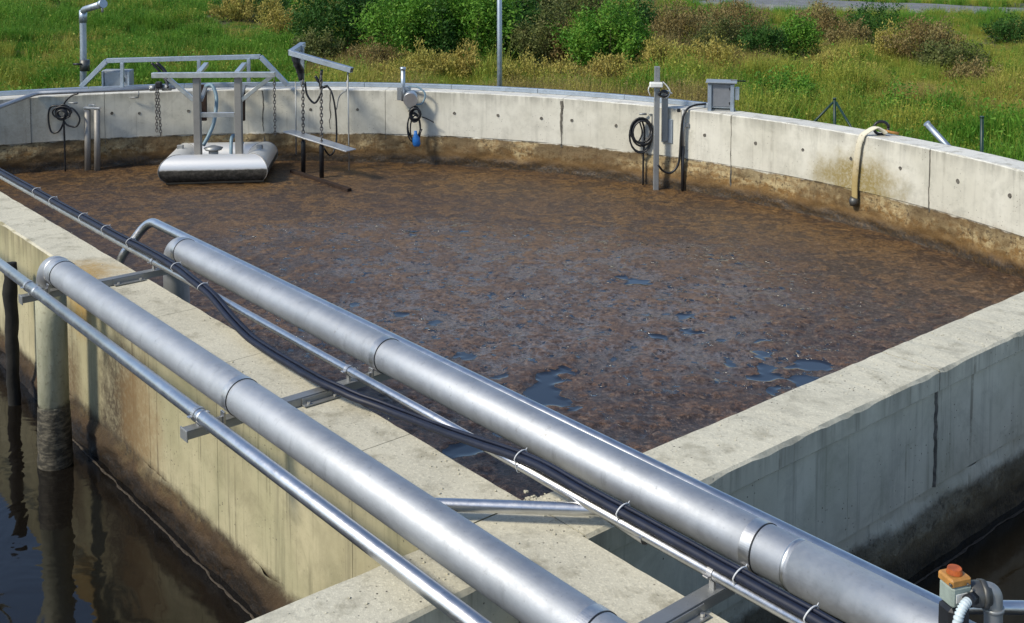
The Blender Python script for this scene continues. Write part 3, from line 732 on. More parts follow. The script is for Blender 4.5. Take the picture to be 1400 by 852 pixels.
# ------------------------------------------------------------------ bracket bars with clamps
def ring_band(bm, c, axis_, r, wd, th=.0022, seg=72):
    n = 4
    tube(bm, [c - axis_ * wd / 2, c - axis_ * (wd / 2 - .0005), c + axis_ * (wd / 2 - .0005), c + axis_ * wd / 2], r, seg, False, [r, r + th, r + th, r])
    for f in bm.faces: f.smooth = False
def bolt(bm, c, r=.009, h=.012):
    q = bmesh.ops.create_cone(bm, cap_ends=True, segments=6, radius1=r, radius2=r, depth=h)
    for v in q['verts']: v.co += c
def bracket(s, t0, t1, label, gap=True):
    t = thing('pipe_bracket', label, 'bracket', P(s, (TL + TR) / 2, 0), 'bracket bars across the dividing wall')
    bm = bmesh.new()                                    # C-channel: top web and two flanges
    w_, h_ = .062, .045
    box(bm, P(s, (t0 + t1) / 2, h_ - .002), (w_, t1 - t0, .005), ST, .001)
    for k in (-1, 1): box(bm, P(s + k * (w_ / 2 - .0025), (t0 + t1) / 2, h_ / 2 - .0025), (.005, t1 - t0, h_ - .005), ST, .001)
    obj('channel_bar', bm, M['galvdull'], t)
    bm = bmesh.new()                                    # angle plate bolted on the wall top
    box(bm, P(s + w_ / 2 + .021, TL + .20, .006), (.036, .22, .008), ST, .001)
    box(bm, P(s + w_ / 2 + .0055, TL + .20, .022), (.006, .22, .036), ST, .001)
    obj('angle_plate', bm, M['galvdull'], t)
    for k in (-.08, .08):
        bm = bmesh.new(); bolt(bm, P(s + w_ / 2 + .024, TL + .20 + k, .017)); obj('bolt', bm, M['clamp'], t)
    bm = bmesh.new(); box(bm, P(s, t0 + .004, h_ * .45), (w_ + .02, .006, h_ * 1.3), ST, .001); obj('end_plate', bm, M['galvdull'], t)
    for (pt, pz, r) in ((p1t, p1z, r1), (p2t, p2z, r2)):
        bm = bmesh.new(); ring_band(bm, P(s + .05, pt, pz), SD, r + .001, .05)
        for k in (-1, 1):
            box(bm, P(s + .05, pt + k * (r + .004), .075), (.04, .010, .06), ST, .001)
        pc = obj('pipe_clamp', bm, M['clamp'], t)
        for k in (-1, 1):
            bm = bmesh.new(); bolt(bm, P(s + .05, pt + k * (r + .016), .06), .009, .04); obj('bolt', bm, M['clamp'], pc)
        bm = bmesh.new(); ring_band(bm, P(s + .078, pt, pz), SD, r + .0008, .005, .0025); obj('dark_gap_ring', bm, M['black'], t)  # black ring drawn as the dark gap beside the clamp band
    for (pt, pz, r) in ((p3t, p3z, r3), (p4t, p4z, r4)):
        bm = bmesh.new(); ring_band(bm, P(s, pt, pz), SD, r + .001, .028, .003, 24)
        box(bm, P(s, pt, (pz - r + h_) / 2), (.024, .014, max(.01, pz - r - h_ + .004)), ST, .001)
        for k in (-1, 1): box(bm, P(s, pt + k * (r + .011), pz), (.026, .02, .006), ST, .001)
        obj('pipe_clip', bm, M['clamp'], t)
    return t
bracket(-7.88, 2.27, 3.60, 'galvanised bracket bar farthest away, beside the two pipe elbows')
bracket(-5.22, 2.25, 3.60, 'galvanised bracket bar in the middle where the dark hoses sag over it')
bracket(-2.66, 2.45, 3.60, 'galvanised bracket bar nearest the bottom edge of the picture')
# upright plate hanging below the far bar
# ------------------------------------------------------------------ hoses tied on the thin pipe
hb = thing('hose_bundle', 'dark blue hoses with white cable ties running along the thin pipe', 'hose', P(-3, 3.15, .17))
cen = [(-16, 3.17, .17), (-14, 3.17, .17), (-11.6, 3.165, .168)] 
ctrl = []
for u, v, z in [(0, 248, .165), (60, 277, .165), (140, 315, .165), (178, 333, .165), (232, 365, .16), (262, 382, .155), (290, 404, .13), (320, 440, .075), (350, 468, .055), (400, 500, .062), (440, 522, .078), (480, 540, .068), (530, 559, .05), (580, 578, .07), (630, 598, .10), (690, 624, .145), (760, 662, .158), (841, 705, .160), (905, 743, .160), (990, 790, .158), (1060, 826, .155), (1115, 858, .155), (1180, 900, .155)]:
    ctrl.append(atz(u, v, z))
ctrl = [c for c in ctrl if -7.25 < c.dot(SD) < -3.95]
ctrl = [P(q, 3.204 + .006 * math.sin(q * 3), .150 + .004 * math.sin(q * 2.1)) for q in (-16, -13, -11, -9.5, -8.6, -8.0, -7.5)] + ctrl + [P(q, 3.204 + .005 * math.sin(q * 4), .150 + .003 * math.sin(q * 3.1)) for q in (-3.7, -3.3, -2.9, -2.4, -2.0, -1.5, -1.1)]
cp = smoothpath(ctrl, 7)
def offset_path(pts, a, b):
    out = []
    for i, p in enumerate(pts):
        t = (pts[min(i + 1, len(pts) - 1)] - pts[max(i - 1, 0)]).normalized(); sd_ = Vector((0, 0, 1)).cross(t).normalized()
        out.append(p + sd_ * a + Vector((0, 0, b)))
    return out
for a, b, r in ((-.018, .003, .0180), (.018, .0, .0180), (.002, .022, .009)):
    wob = offset_path(cp, a, b)
    wob = [p + Vector((n1(i * .21, 3 + int(a * 1e3)), n1(i * .21, 9), n1(i * .17, 15) * .7)) * .012 for i, p in enumerate(wob)]
    tube_obj('hose', wob, r, M['navy'], hb, 14)
for u, v in [(27, 262), (62, 279), (100, 298), (137, 315), (176, 334), (232, 368), (277, 394), (697, 627), (841, 705), (990, 790), (1101, 849)]:
    q = atz(u, v, .15)
    k = min(range(1, len(cp) - 1), key=lambda i: (cp[i] - q).length)
    tdir = (cp[k + 1] - cp[k - 1]).normalized(); sd_ = Vector((0, 0, 1)).cross(tdir).normalized()
    c = cp[k] + Vector((0, 0, 0))
    low = -.073 if abs(c.dot(TD) - p4t) < .03 and c.z > .13 else -.024
    ang = [2 * math.pi * j / 20 for j in range(21)]
    loop = [c + sd_ * (.0385 * (1 if math.sin(a) > -.3 else .70) * math.cos(a)) + Vector((0, 0, (.034 if math.sin(a) > 0 else -low) * math.sin(a))) + tdir * .01 * math.sin(a) for a in ang]
    bm = bmesh.new(); tube(bm, loop, .0032, 6, True)
    tube(bm, [loop[3], loop[3] + Vector((0, 0, .008)) + sd_ * .010], .0022, 5)
    obj('cable_tie', bm, M['tie'], hb)

# black crusted pipe hanging in the lower left basin
q = onT(17, 480, 2.62)
bm = bmesh.new(); zz = [-.13 - i * .06 for i in range(26)]
tube(bm, [Vector((q.x + .004 * math.sin(i * 1.1), q.y + .004 * math.cos(i * .7), z)) for i, z in enumerate(zz)], .04, 14, True, [.046 + .02 * abs(n1(i * .9, 77)) * 2 for i in range(26)])
tag(obj('crusted_pipe', bm, M['crusted'], None, True), 'thin black sludge crusted pipe hanging at the left edge beside the pale drop pipe', 'pipe')

# ------------------------------------------------------------------ valve assembly, bottom right corner
VY = 3.55
vt = thing('solenoid_valve', 'small valve with orange topped actuator in the bottom right corner', 'valve', at(1330, 852, VY))
def vb(name, u0, v0, u1, v1, dep, mat, bev=.006, Y=VY, rot=None):
    a = at((u0 + u1) / 2, (v0 + v1) / 2, Y); w_ = abs(u1 - u0) / FPX * Y; h_ = abs(v1 - v0) / FPX * Y
    bm = bmesh.new(); box(bm, a, (w_, dep, h_), rot or Matrix.Rotation(R(18), 3, 'Z'), bev); return obj(name, bm, mat, vt)
vb('coil_housing', 1289, 793, 1323, 824, .07, M['teal'], .008)
vb('coil_cap', 1288, 783, 1322, 796, .072, M['yellowed'], .006)
a = at(1305, 781, VY)
bm = bmesh.new(); bmesh.ops.create_cone(bm, cap_ends=True, segments=18, radius1=.026, radius2=.022, depth=.016)
for v in bm.verts: v.co += a + Vector((0, 0, .004))
obj('indicator_disc', bm, M['orange'], vt)
vb('coil_base', 1286, 822, 1322, 862, .07, M['black'], .012)
vb('base_block', 1292, 860, 1318, 905, .05, M['valve'], .006)
for du in (1293, 1317):
    q = at(du, 790, VY); tube_obj('screw', [q + Vector((0, -.045, 0)), q + Vector((0, -.036, 0))], .0045, M['valve'], vt, 8)
tube_obj('cable_gland', [at(1331, 817, VY - .03), at(1323, 823, VY - .06)], .021, M['black'], vt, 6)
vb('rating_plate', 1295, 803, 1314, 816, .074, M['white'], .001)
c0 = at(1318, 812, VY); c1 = at(1352, 812, VY)
tube_obj('valve_body', [c0, c0 + (c1 - c0) * .3, c0 + (c1 - c0) * .6, c1], .04, M['valve'], vt, 22, radii=[.030, .040, .042, .036])
tube_obj('union_nut', [at(1340, 812, VY), at(1347, 812, VY)], .046, M['valve'], vt, 8)
tube_obj('pipe_elbow', dedupe(fillet([at(1338, 808, VY), at(1358, 808, VY), at(1358, 960, VY)], .045, 8)), .029, M['galvdull'], vt, 22)
tube_obj('pipe_collar', [at(1358, 829, VY), at(1358, 834, VY)], .034, M['galvdull'], vt, 22)
hp = smoothpath([at(1326, 820, VY - .05), at(1318, 828, VY - .07), at(1311, 843, VY - .08), at(1306, 870, VY - .08)], 12)
tube_obj('corrugated_conduit', hp, .015, M['conduit'], vt, 14, radii=[.0155 if i % 3 else .0115 for i in range(len(hp))])
bm = bmesh.new(); q0 = P(-2.06, p2t + .05, .15); q1 = at(1420, 831, 3.98)
tag(tube_obj('branch_pipe', [q0, at(1330, 830, 3.98), q1, q1 + Vector((1.2, 0, 0))], .024, M['steel2'], None, 22), 'short horizontal stainless pipe leaving the thick pipe behind the orange valve', 'pipe')
bm.free()

exec_far = True
# ------------------------------------------------------------------ far equipment on the outer wall
YR = 17.4
def rimY(u, dr=0.):
    th = th_of_u(u); return rp(th, RIN + dr).y
def RP(u, dr, z):
    th = th_of_u(u); return rp(th, RIN + dr, z)
# galvanised rail on the rim
rail = thing('rim_rail', 'galvanised rail running along the outer edge of the curved wall top', 'rail', RP(500, .34, 0))
a_, b_ = th_of_u(958), th_of_u(-160)
nseg = 9
for k in range(nseg):
    bm = bmesh.new(); x0 = a_ + (b_ - a_) * k / nseg + .0004; x1 = a_ + (b_ - a_) * (k + 1) / nseg - .0004
    sweep(bm, [(.30, .004), (.30, .062), (.305, .067), (.385, .067), (.39, .062), (.39, .004)], [(rp(x0 + (x1 - x0) * j / 16, RIN), Vector((math.cos(x0 + (x1 - x0) * j / 16), math.sin(x0 + (x1 - x0) * j / 16), 0))) for j in range(17)])
    obj('rail_length', bm, M['galv'], rail)
# trapezoid stanchion rail
gr = thing('guard_frame', 'galvanised trapezoid guard frame raised over the far left wall top', 'frame', at(250, 118, 17.8))
pts = [at(111, 119, 17.75), at(146, 83, 17.75), at(356, 77.5, 17.75), at(393, 116, 17.75)]
for p, q in zip(pts[:-1], pts[1:]):
    bm = bmesh.new(); bar(bm, p, q, .07, .07); obj('frame_tube', bm, M['galv'], gr)
for u, v0, v1 in ((167, 86, 137), (272, 82, 118), (340, 80, 118)):
    bm = bmesh.new(); bar(bm, at(u, v0, 17.66), at(u, v1, 17.66), .05, .05); obj('post', bm, M['galv'], gr)
def cabinet(name, label, u0, v0, u1, v1, Y, dep, group=None):
    c = at((u0 + u1) / 2, (v0 + v1) / 2, Y); k = Y / FPX; w_ = (u1 - u0) * k; h_ = (v1 - v0) * k
    return c, w_, h_
c, w_, h_ = cabinet('', '', 142, 95, 181, 120, 17.95, .2)
cb = thing('control_cabinet', 'small grey control box behind the guard frame on the far left wall', 'cabinet', c - Vector((0, 0, h_ / 2)))
bm = bmesh.new(); box(bm, c, (w_, .18, h_), None, .012); obj('housing', bm, M['grey_box'], cb)
bm = bmesh.new(); box(bm, c + Vector((0, -.10, 0)), (w_ * .8, .02, h_ * .84), None, .006); dr_ = obj('door', bm, M['grey_box'], cb)
bm = bmesh.new(); box(bm, c + Vector((w_ * .3, -.118, 0)), (.02, .02, .07), None, .004); obj('door_handle', bm, M['black'], dr_)
for k in (-1, 1):
    bm = bmesh.new(); box(bm, c + Vector((k * w_ * .45, -.115, -.02)), (.03, .03, h_ * 1.05), None, .004); obj('side_strut', bm, M['galv'], cb)
# right cabinet on legs
c, w_, h_ = cabinet('', '', 968, 112, 1004, 147, 15.75, .3)
RZ = Matrix.Rotation(R(-12), 3, 'Z')
cb = thing('control_cabinet', 'grey metal cabinet on two legs on the wall top right of the mast', 'cabinet', c - Vector((0, 0, h_ / 2)))
bm = bmesh.new(); box(bm, c, (w_, .22, h_), RZ, .01); obj('housing', bm, M['grey_box'], cb)
bm = bmesh.new(); box(bm, c + Vector((0, -.115, .01)), (w_ * .78, .015, h_ * .9), RZ, .004); dr_ = obj('door', bm, plain('cabinet_door_paint', (.2, .21, .23), .5, .3, .1), cb)
for dz in (-.1, .1):
    bm = bmesh.new(); box(bm, c + RZ @ Vector((w_ * .33, -.130, dz)), (.018, .018, .035), RZ, .003); obj('door_latch', bm, M['black'], dr_)
bm = bmesh.new(); box(bm, c + Vector((.0, -.02, h_ / 2 + .012)), (w_ + .06, .32, .018), RZ, .004); obj('lid', bm, M['grey_box'], cb)
for k in (-1, 1):
    bm = bmesh.new(); box(bm, c + RZ @ Vector((k * w_ * .42, -.13, -.04)), (.05, .03, h_ * 1.12), RZ, .004)
    box(bm, c + RZ @ Vector((k * w_ * .42, -.10, -h_ / 2 - .06)), (.09, .16, .02), RZ, .003); obj('leg', bm, M['galv'], cb)
bm = bmesh.new(); box(bm, c + Vector((w_ / 2 + .035, -.02, .02)), (.06, .14, .17), RZ, .008); obj('side_box', bm, M['white'], cb)
tube_obj('aerial_rod', [c + Vector((w_ / 2 - .05, 0, h_ / 2 + .02)), c + Vector((w_ / 2 + .16, 0, h_ / 2 + .01))], .010, M['black'], cb, 6)
bm = bmesh.new(); box(bm, c + Vector((0, -.02, -h_ / 2 - .045)), (w_ * 1.05, .16, .05), RZ, .004); obj('base_plate', bm, M['galvdull'], cb)

# tall bent vent pipe outside the wall
Yv = 18.6
vp = thing('vent_pipe', 'tall grey pipe with bent over open top standing behind the far left wall', 'pipe', at(114, 200, Yv))
tube_obj('standpipe', dedupe(fillet([at(114, 240, Yv), at(114, 60, Yv), at(113, 14, Yv), at(140, 5.5, Yv - .55)], .10, 6)), .053, M['galv'], vp, 20)
tube_obj('end_collar', [at(138, 6, Yv - .52), at(141.5, 5, Yv - .58)], .068, M['galv'], vp, 20)
tube_obj('outlet_stub', [at(140, 8, Yv - .56), at(140, 17, Yv - .56)], .02, M['galvdull'], vp, 10)
tube_obj('sleeve', [at(113.6, 31, Yv), at(113.6, 14, Yv)], .062, M['galv'], vp, 20)
tube_obj('valve_collar', [at(116, 97, Yv - .03), at(116, 82, Yv - .03)], .08, M['valve'], vp, 10)
tube_obj('valve_handle', [at(112, 88, Yv - .1), at(100, 88, Yv - .12)], .018, M['black'], vp, 8)
# lamp-like galvanised pole
Yp = 19.6
lp_ = thing('galvanised_pole', 'slender galvanised pole rising out of the picture behind the wall before the bushes', 'pole', Vector((at(683, 100, Yp).x, Yp, -1.6)))
tube_obj('pole_shaft', [at(683, 240, Yp), at(683, 60, Yp), at(682.5, -150, Yp)], .044, M['galv'], lp_, 14, radii=[.046, .044, .038])
tube_obj('pole_cap', [at(682.5, -150, Yp), at(682.5, -153, Yp)], .045, M['galvdull'], lp_, 14)

# --- floating pontoon with its guide frame
fl = thing('float_unit', 'silver pontoon float with welded frame riding on the sludge at far left', 'float', at(295, 262, 16.3))
rf = .21
zc = ZW + .20
fx0, fx1 = at(238, 240, 16.1).x, at(352, 240, 16.1).x
fy0, fy1 = 16.15, 17.05
fx0, fx1, fy0, fy1, rf = -4.92, -3.64, 16.32, 17.26, .205
zc = ZW + .20
def mitred(name, p, q, n0, n1_, seg=32):
    bm = bmesh.new(); d = (q - p).normalized(); side = Vector((-d.y, d.x, 0)); rings = []
    for c, nn in ((p, n0), (q, n1_)):
        rg = []
        for k in range(seg):
            a = 2 * math.pi * k / seg; o = side * (rf * math.cos(a)) + Vector((0, 0, rf * math.sin(a)))
            rg.append(bm.verts.new(c + o - d * (o.dot(nn) / d.dot(nn))))
        rings.append(rg)
    for k in range(seg):
        f = bm.faces.new((rings[0][k], rings[0][(k + 1) % seg], rings[1][(k + 1) % seg], rings[1][k])); f.smooth = True
    o = obj(name, bm, M['float'], fl); o.data.polygons.foreach_set('use_smooth', [True] * len(o.data.polygons))
fx1 = -3.79; ctr = Vector(((fx0 + fx1) / 2, (fy0 + fy1) / 2, zc)); RF = Matrix.Rotation(R(5.5), 3, 'Z')
def fr_(x, y, z=0.): return ctr + RF @ (Vector((x, y, zc)) - ctr) + Vector((0, 0, z))
cA, cB, cC, cD = fr_(fx0, fy0), fr_(fx1, fy0), fr_(fx1, fy1), fr_(fx0, fy1)
def mn(c): v = RF.inverted() @ (c - ctr); v = RF @ Vector((math.copysign(1, v.x), math.copysign(1, v.y), 0)); return Vector((-v.y, v.x, 0)).normalized()
mitred('front_tube', cA, cB, mn(cA), mn(cB)); mitred('side_tube', cB, cC, mn(cB), mn(cC)); mitred('rear_tube', cC, cD, mn(cC), mn(cD)); mitred('side_tube', cD, cA, mn(cD), mn(cA))
for cc, nn in ((cA, mn(cA)), (cB, mn(cB)), (cC, mn(cC)), (cD, mn(cD))):
    inpl = Vector((-nn.y, nn.x, 0))
    tube_obj('mitre_seam', [cc + inpl * (rf * 1.4142 * math.cos(a)) + Vector((0, 0, rf * math.sin(a))) for a in [2 * math.pi * k / 28 for k in range(29)]], .007, M['upright'], fl, 6)
bm = bmesh.new(); box(bm, Vector(((fx0 + fx1) / 2, (fy0 + fy1) / 2, zc - .06)), (fx1 - fx0 - .1, fy1 - fy0 - .1, .03), RF, .004); obj('deck_plate', bm, M['upright'], fl)
bm = bmesh.new(); bar(bm, fr_(fx0 - .1, fy0 - .19, -.17), fr_(fx1 + .15, fy0 - .19, -.16), .02, .025, .004); obj('bumper_strip', bm, M['crusted'], fl)
cm = at(292, 213, 16.6)
tube_obj('hatch_stem', [Vector((cm.x, 16.6, zc + .05)), Vector((cm.x, 16.6, zc + .24))], .07, M['galvdull'], fl, 16)
tube_obj('hatch_cap', [Vector((cm.x, 16.6, zc + .22)), Vector((cm.x, 16.6, zc + .25)), Vector((cm.x, 16.6, zc + .28))], .14, M['galvdull'], fl, 20, radii=[.12, .14, .05])
for uu in (244, 353):
    q = at(uu, 207, 16.7); bm = bmesh.new(); box(bm, Vector((q.x, 16.8, zc + rf + .02)), (.09, .06, .06), None, .006); obj('lifting_lug', bm, M['galvdull'], fl)
YF = 16.55
for uu in (269, 325.5):
    bm = bmesh.new(); q0 = at(uu, 106, YF); bar(bm, q0, Vector((q0.x, YF, zc + .08)), .10, .10, .006); obj('upright', bm, M['upright'], fl)
bm = bmesh.new(); bar(bm, at(208, 103, YF - .06), at(376, 102, YF - .06), .09, .075, .004); obj('top_beam', bm, M['alu'], fl)
bm = bmesh.new(); bar(bm, at(274, 157, YF), at(321, 157, YF), .06, .07, .004); obj('cross_rung', bm, M['alu'], fl)
for a, b in (((230, 107), (265, 137)), ((372, 104), (330, 137))):
    bm = bmesh.new(); bar(bm, at(*a, YF), at(*b, YF), .05, .06, .004); obj('diagonal_brace', bm, M['alu'], fl)
for a, b in (((272, 100), (282, 88)), ((324, 100), (334, 88))):
    bm = bmesh.new(); bar(bm, at(*a, YF), at(*b, 17.5), .07, .06, .004); obj('rear_arm', bm, M['alu'], fl)
    bm = bmesh.new(); bar(bm, at(a[0] + 3, 137, YF), at(b[0] + 0, 118, 17.4), .05, .05, .004); obj('rear_brace', bm, M['galvdull'], fl)
# wall brackets behind the float
wb = thing('guide_bracket', 'pair of dark guide plates with a light bar on the wall behind the float', 'bracket', at(305, 140, 17.6))
for uu in (278.5, 331):
    bm = bmesh.new(); bar(bm, at(uu, 116, 17.55), at(uu, 165, 17.55), .06, .09, .004); obj('guide_plate', bm, M['rustbar'], wb)
bm = bmesh.new(); bar(bm, at(282, 116, 17.45), at(374, 115, 17.45), .06, .06, .004); obj('mounting_bar', bm, M['galv'], wb)
# blue-grey hose to the float
tag(tube_obj('float_hose', smoothpath([at(281, 118, 17.3), at(290, 117, 17.2), at(296, 135, 17.1), at(293, 165, 16.9), at(286, 184, 16.8), at(278, 199, 16.7)], 6), .028, M['bluehose'], None, 10), 'blue grey hose curving down from the wall top to the float', 'hose')
tag(tube_obj('float_hose', smoothpath([at(316, 222, 16.5), at(316, 200, 16.6), at(317, 188, 16.7), at(321, 186, 16.8), at(332, 196, 16.9)], 6), .026, M['bluehose'], None, 10), 'short blue hose standing on the float between its uprights', 'hose')

# chains: real links
def chain(label, p, q, pitch=.046, r=.0065, group='chains hanging along the tank wall'):
    p = Vector(p); q = Vector(q); L = (q - p).length; n = int(L / pitch); bm = bmesh.new(); d = (q - p) / n
    for i in range(n):
        c = p + d * (i + .5); side = Vector((1, 0, 0)) if i % 2 else Vector((0, 1, 0)); dn = d.normalized()
        pts = [c + dn * (pitch * .72 * math.cos(a)) + side * (.018 * math.sin(a)) for a in [2 * math.pi * k / 8 for k in range(9)]]
        tube(bm, pts, r, 5, False)
    o = obj('hanging_chain', bm, M['chain']); tag(o, label, 'chain', group); return o
chain('longer twisted chain hanging left of the float frame', at(216, 122, 17.2), at(220, 186, 17.2))
chain('shorter chain hanging leftmost beside the float frame', at(213.5, 122, 17.15), at(214.5, 180, 17.15))
chain('chain hanging straight just right of the float frame beam', at(375, 108, 17.2), at(376, 184, 17.2))

# --- swing arm with sensor wires
sa_ = thing('swing_arm', 'open square tube swing arm above the wall right of the float', 'arm', at(413, 118, 17.4))
bm = bmesh.new(); bar(bm, at(413, 62, 17.3), at(413, 116, 17.3), .06, .06); obj('arm_post', bm, M['galv'], sa_)
bm = bmesh.new(); bar(bm, at(398, 72, 16.9), at(414, 61, 17.5), .09, .075); obj('short_arm', bm, M['galv'], sa_)
k0, k1 = at(397, 72, 16.85), at(481, 96, 16.5)
bm = bmesh.new(); bar(bm, k0, k1, .09, .075); obj('long_arm', bm, M['galv'], sa_)
bm = bmesh.new(); bar(bm, k1 - (k1 - k0).normalized() * .02, k1 + (k1 - k0).normalized() * .003, .072, .057, .0); obj('dark_tube_end', bm, M['black'], sa_)  # black block stands in for the shaded inside of the tube
bm = bmesh.new(); tube(bm, smoothpath([at(403, 76, 17.0), at(407, 88, 17.0), at(411, 96, 17.1), at(413, 110, 17.1)], 5), .05, 8, True, None)
for v in bm.verts: v.co.x += n1(v.co.z * 20 + v.co.x * 30, 3) * .08
obj('rubber_wrap', bm, M['black'], sa_, True)
def probe(label, u, v0, v1, v2, Y):
    t = thing('hanging_probe', label, 'probe', at(u, v2, Y), 'probes hanging on chains beside the float')
    p, q = at(u, v0, Y), at(u + .6, v1, Y); n = int((q - p).length / .05); bm = bmesh.new(); d = (q - p) / n
    for i in range(n):
        c = p + d * (i + .5); side = Vector((1, 0, 0)) if i % 2 else Vector((0, 1, 0))
        tube(bm, [c + Vector((0, 0, .036 * math.cos(a))) + side * (.019 * math.sin(a)) for a in [2 * math.pi * k / 8 for k in range(9)]], .0085, 5, False)
    obj('chain', bm, M['chain'], t)
    tube_obj('probe_body', [at(u + .6, v1 - 1, Y), at(u + .6, v1 + 3, Y), at(u + .8, v2, Y)], .033, M['black'], t, 12, radii=[.02, .036, .034])
probe('black probe hanging on a chain from the swing arm post', 414, 110, 192, 236, 16.9)
probe('black probe on a chain farther right, its foot in the sludge', 439, 104, 197, 244, 16.6)
bm = bmesh.new(); tube(bm, smoothpath([at(431, 104, 16.8), at(437, 112, 16.8), at(440, 96, 16.8), at(438, 118, 16.8), at(447, 118, 16.8)], 5), .022, 7)
tag(obj('cable_knot', bm, M['black'], None, True), 'knotted black cable end on the wall top above the right probe', 'cable')
tag(tube_obj('sensor_cable', smoothpath([at(417, 112, 17), at(420, 130, 17), at(430, 141, 17), at(438, 130, 16.9), at(440, 120, 16.9)], 6), .016, M['black'], None, 8), 'black cable sagging in a loop between the two probes', 'cable')
tag(tube_obj('sensor_cable', smoothpath([at(447, 117, 17.2), at(454, 128, 17.1), at(459, 155, 17.1), at(460, 190, 17.1), at(456, 208, 17.0), at(450, 212, 17.0), at(443, 203, 16.9)], 6), .014, M['black'], None, 8), 'black cable hanging down in a hook shape right of the probes', 'cable')
tag(tube_obj('sensor_cable', smoothpath([at(474, 110, 17.3), at(474, 122, 17.2), at(464, 132, 17.2), at(460, 150, 17.2)], 6), .009, M['galvdull'], None, 7), 'thin grey cable curving off the rim below the long swing arm', 'cable')
tag(tube_obj('sensor_wire', [at(475.5, 99, 16.55), at(477.5, 233, 16.5)], .010, M['galvdull'], None, 6), 'thin straight wire hanging from the open end of the swing arm', 'wire')
tag(tube_obj('sensor_wire', [at(404, 112, 17.1), at(405, 212, 17.0)], .010, M['galvdull'], None, 6), 'thin wire hanging left of the probes', 'wire')
bm = bmesh.new(); bar(bm, at(394, 179, 17.0), at(480, 206, 16.3), .22, .018, .003)
tag(obj('metal_plate', bm, M['alu']), 'slanting flat metal plate hung across the probe chains above the sludge', 'plate')
bm = bmesh.new(); q0 = atz(399, 234, ZW + .02); q1 = atz(478, 260, ZW + .02); bar(bm, q0, q1, .07, .05, .004)
tag(obj('rusty_bar', bm, M['rustbar']), 'dark rusty bar lying in the sludge below the slanting plate', 'bar')

# coiled cable bunches
def coil(bm, c, rx, rz, turns, r, seed, jitter=.25, yoff=0.):
    rs = random.Random(seed); pts = []
    for k in range(int(turns * 18) + 1):
        a = 2 * math.pi * k / 18
        if k % 18 == 0: jx, jz, ox, oz = 1 + rs.uniform(-jitter, jitter), 1 + rs.uniform(-jitter, jitter), rs.uniform(-.15, .15) * rx, rs.uniform(-.15, .15) * rz
        pts.append(c + Vector((math.cos(a) * rx * jx + ox, -.012 * (k / 18) + yoff, math.sin(a) * rz * jz + oz)))
    sm = [pts[0]] + [(pts[i - 1] + pts[i] * 2 + pts[i + 1]) / 4 for i in range(1, len(pts) - 1)] + [pts[-1]]
    tube(bm, sm, r, 7)
# left coil
Yc = rimY(88) - .12
cc_ = thing('cable_coil', 'loose tangle of black cable hung on the shaded left end of the wall', 'cable', at(88, 150, Yc))
bm = bmesh.new(); coil(bm, at(86, 153, Yc), .13, .11, 3, .013, 4, .3); coil(bm, at(85, 156, Yc), .07, .07, 4, .013, 5, .3); obj('tangle', bm, M['black'], cc_)
for pts in ([(84, 145), (70, 146), (66, 160), (70, 180), (80, 180), (86, 170), (88, 160)], [(88, 146), (100, 149), (109, 162), (104, 173), (92, 171), (85, 162)], [(107, 128), (98, 131), (90, 138), (86, 146)]):
    tube_obj('loop', smoothpath([at(u, v, Yc) for u, v in pts], 6), .014, M['black'], cc_, 7)
tube_obj('hanging_end', smoothpath([at(87, 160, Yc), at(88, 185, Yc), at(89.5, 240, Yc)], 5), .014, M['black'], cc_, 7)
tube_obj('hook', dedupe([at(94, 141, Yc), at(106, 141, Yc)]), .014, M['galvdull'], cc_, 6)
# twin pipes
Yt = rimY(126) - .15
tp = thing('twin_guide_pipe', 'two upright steel tubes with a joining cap fixed on the far left wall', 'pipe', at(126, 240, Yt))
for uu in (119.5, 132.5): tube_obj('upright_tube', [at(uu, 150, Yt), at(uu + .8, 246, Yt)], .046, M['upright'], tp, 16)
bm = bmesh.new(); bar(bm, at(115, 147, Yt), at(137, 148, Yt), .08, .03, .005); bar(bm, at(121, 144, Yt), at(130, 144, Yt), .05, .03, .005); obj('joining_cap', bm, M['alu'], tp)
# black-and-silver tube along the left rim
hr = thing('rim_pipe', 'slim pipe running on the left wall top with small valve at its end', 'pipe', at(100, 125, 17))
tube_obj('pipe_run', dedupe(fillet([at(-60, 168, 15.6), at(0, 146, 16.4), at(50, 127.5, 17.0), at(240, 119.5, 17.3)], .1)), .032, M['steel'], hr, 12)
tube_obj('valve_part', [at(205, 120.5, 17.25), at(212, 120.3, 17.25)], .045, M['galvdull'], hr, 10)
tube_obj('valve_part', [at(222, 120, 17.25), at(234, 119.6, 17.25)], .05, M['galvdull'], hr, 10)
bm = bmesh.new(); box(bm, at(217, 116, 17.2), (.10, .08, .10), None, .02); obj('valve_knob', bm, M['black'], hr)
bm = bmesh.new(); tube(bm, smoothpath([at(207, 86, 17.4), at(216, 95, 17.4), at(222, 104, 17.4), at(228, 112, 17.3), at(230, 120, 17.2)], 5), .02, 7); tube(bm, smoothpath([at(214, 86, 17.4), at(226, 99, 17.4), at(229, 118, 17.3)], 5), .03, 7)
tag(obj('cable_run', bm, M['black'], None, True), 'two black cables dropping from the guard frame to the rim behind the float beam', 'cable')
# small wall staple right of the left cabinet
bm = bmesh.new(); q = at(184, 130, rimY(184) - .05); tube(bm, [q + Vector((-.07, 0, -.04)), q + Vector((.055, 0, -.04)), q + Vector((.06, 0, -.035)), q + Vector((.06, 0, .06))], .012, 6); 
tag(obj('wall_staple', bm, M['galvdull']), 'small bent metal staple in the wall face below the left grey box', 'bracket')

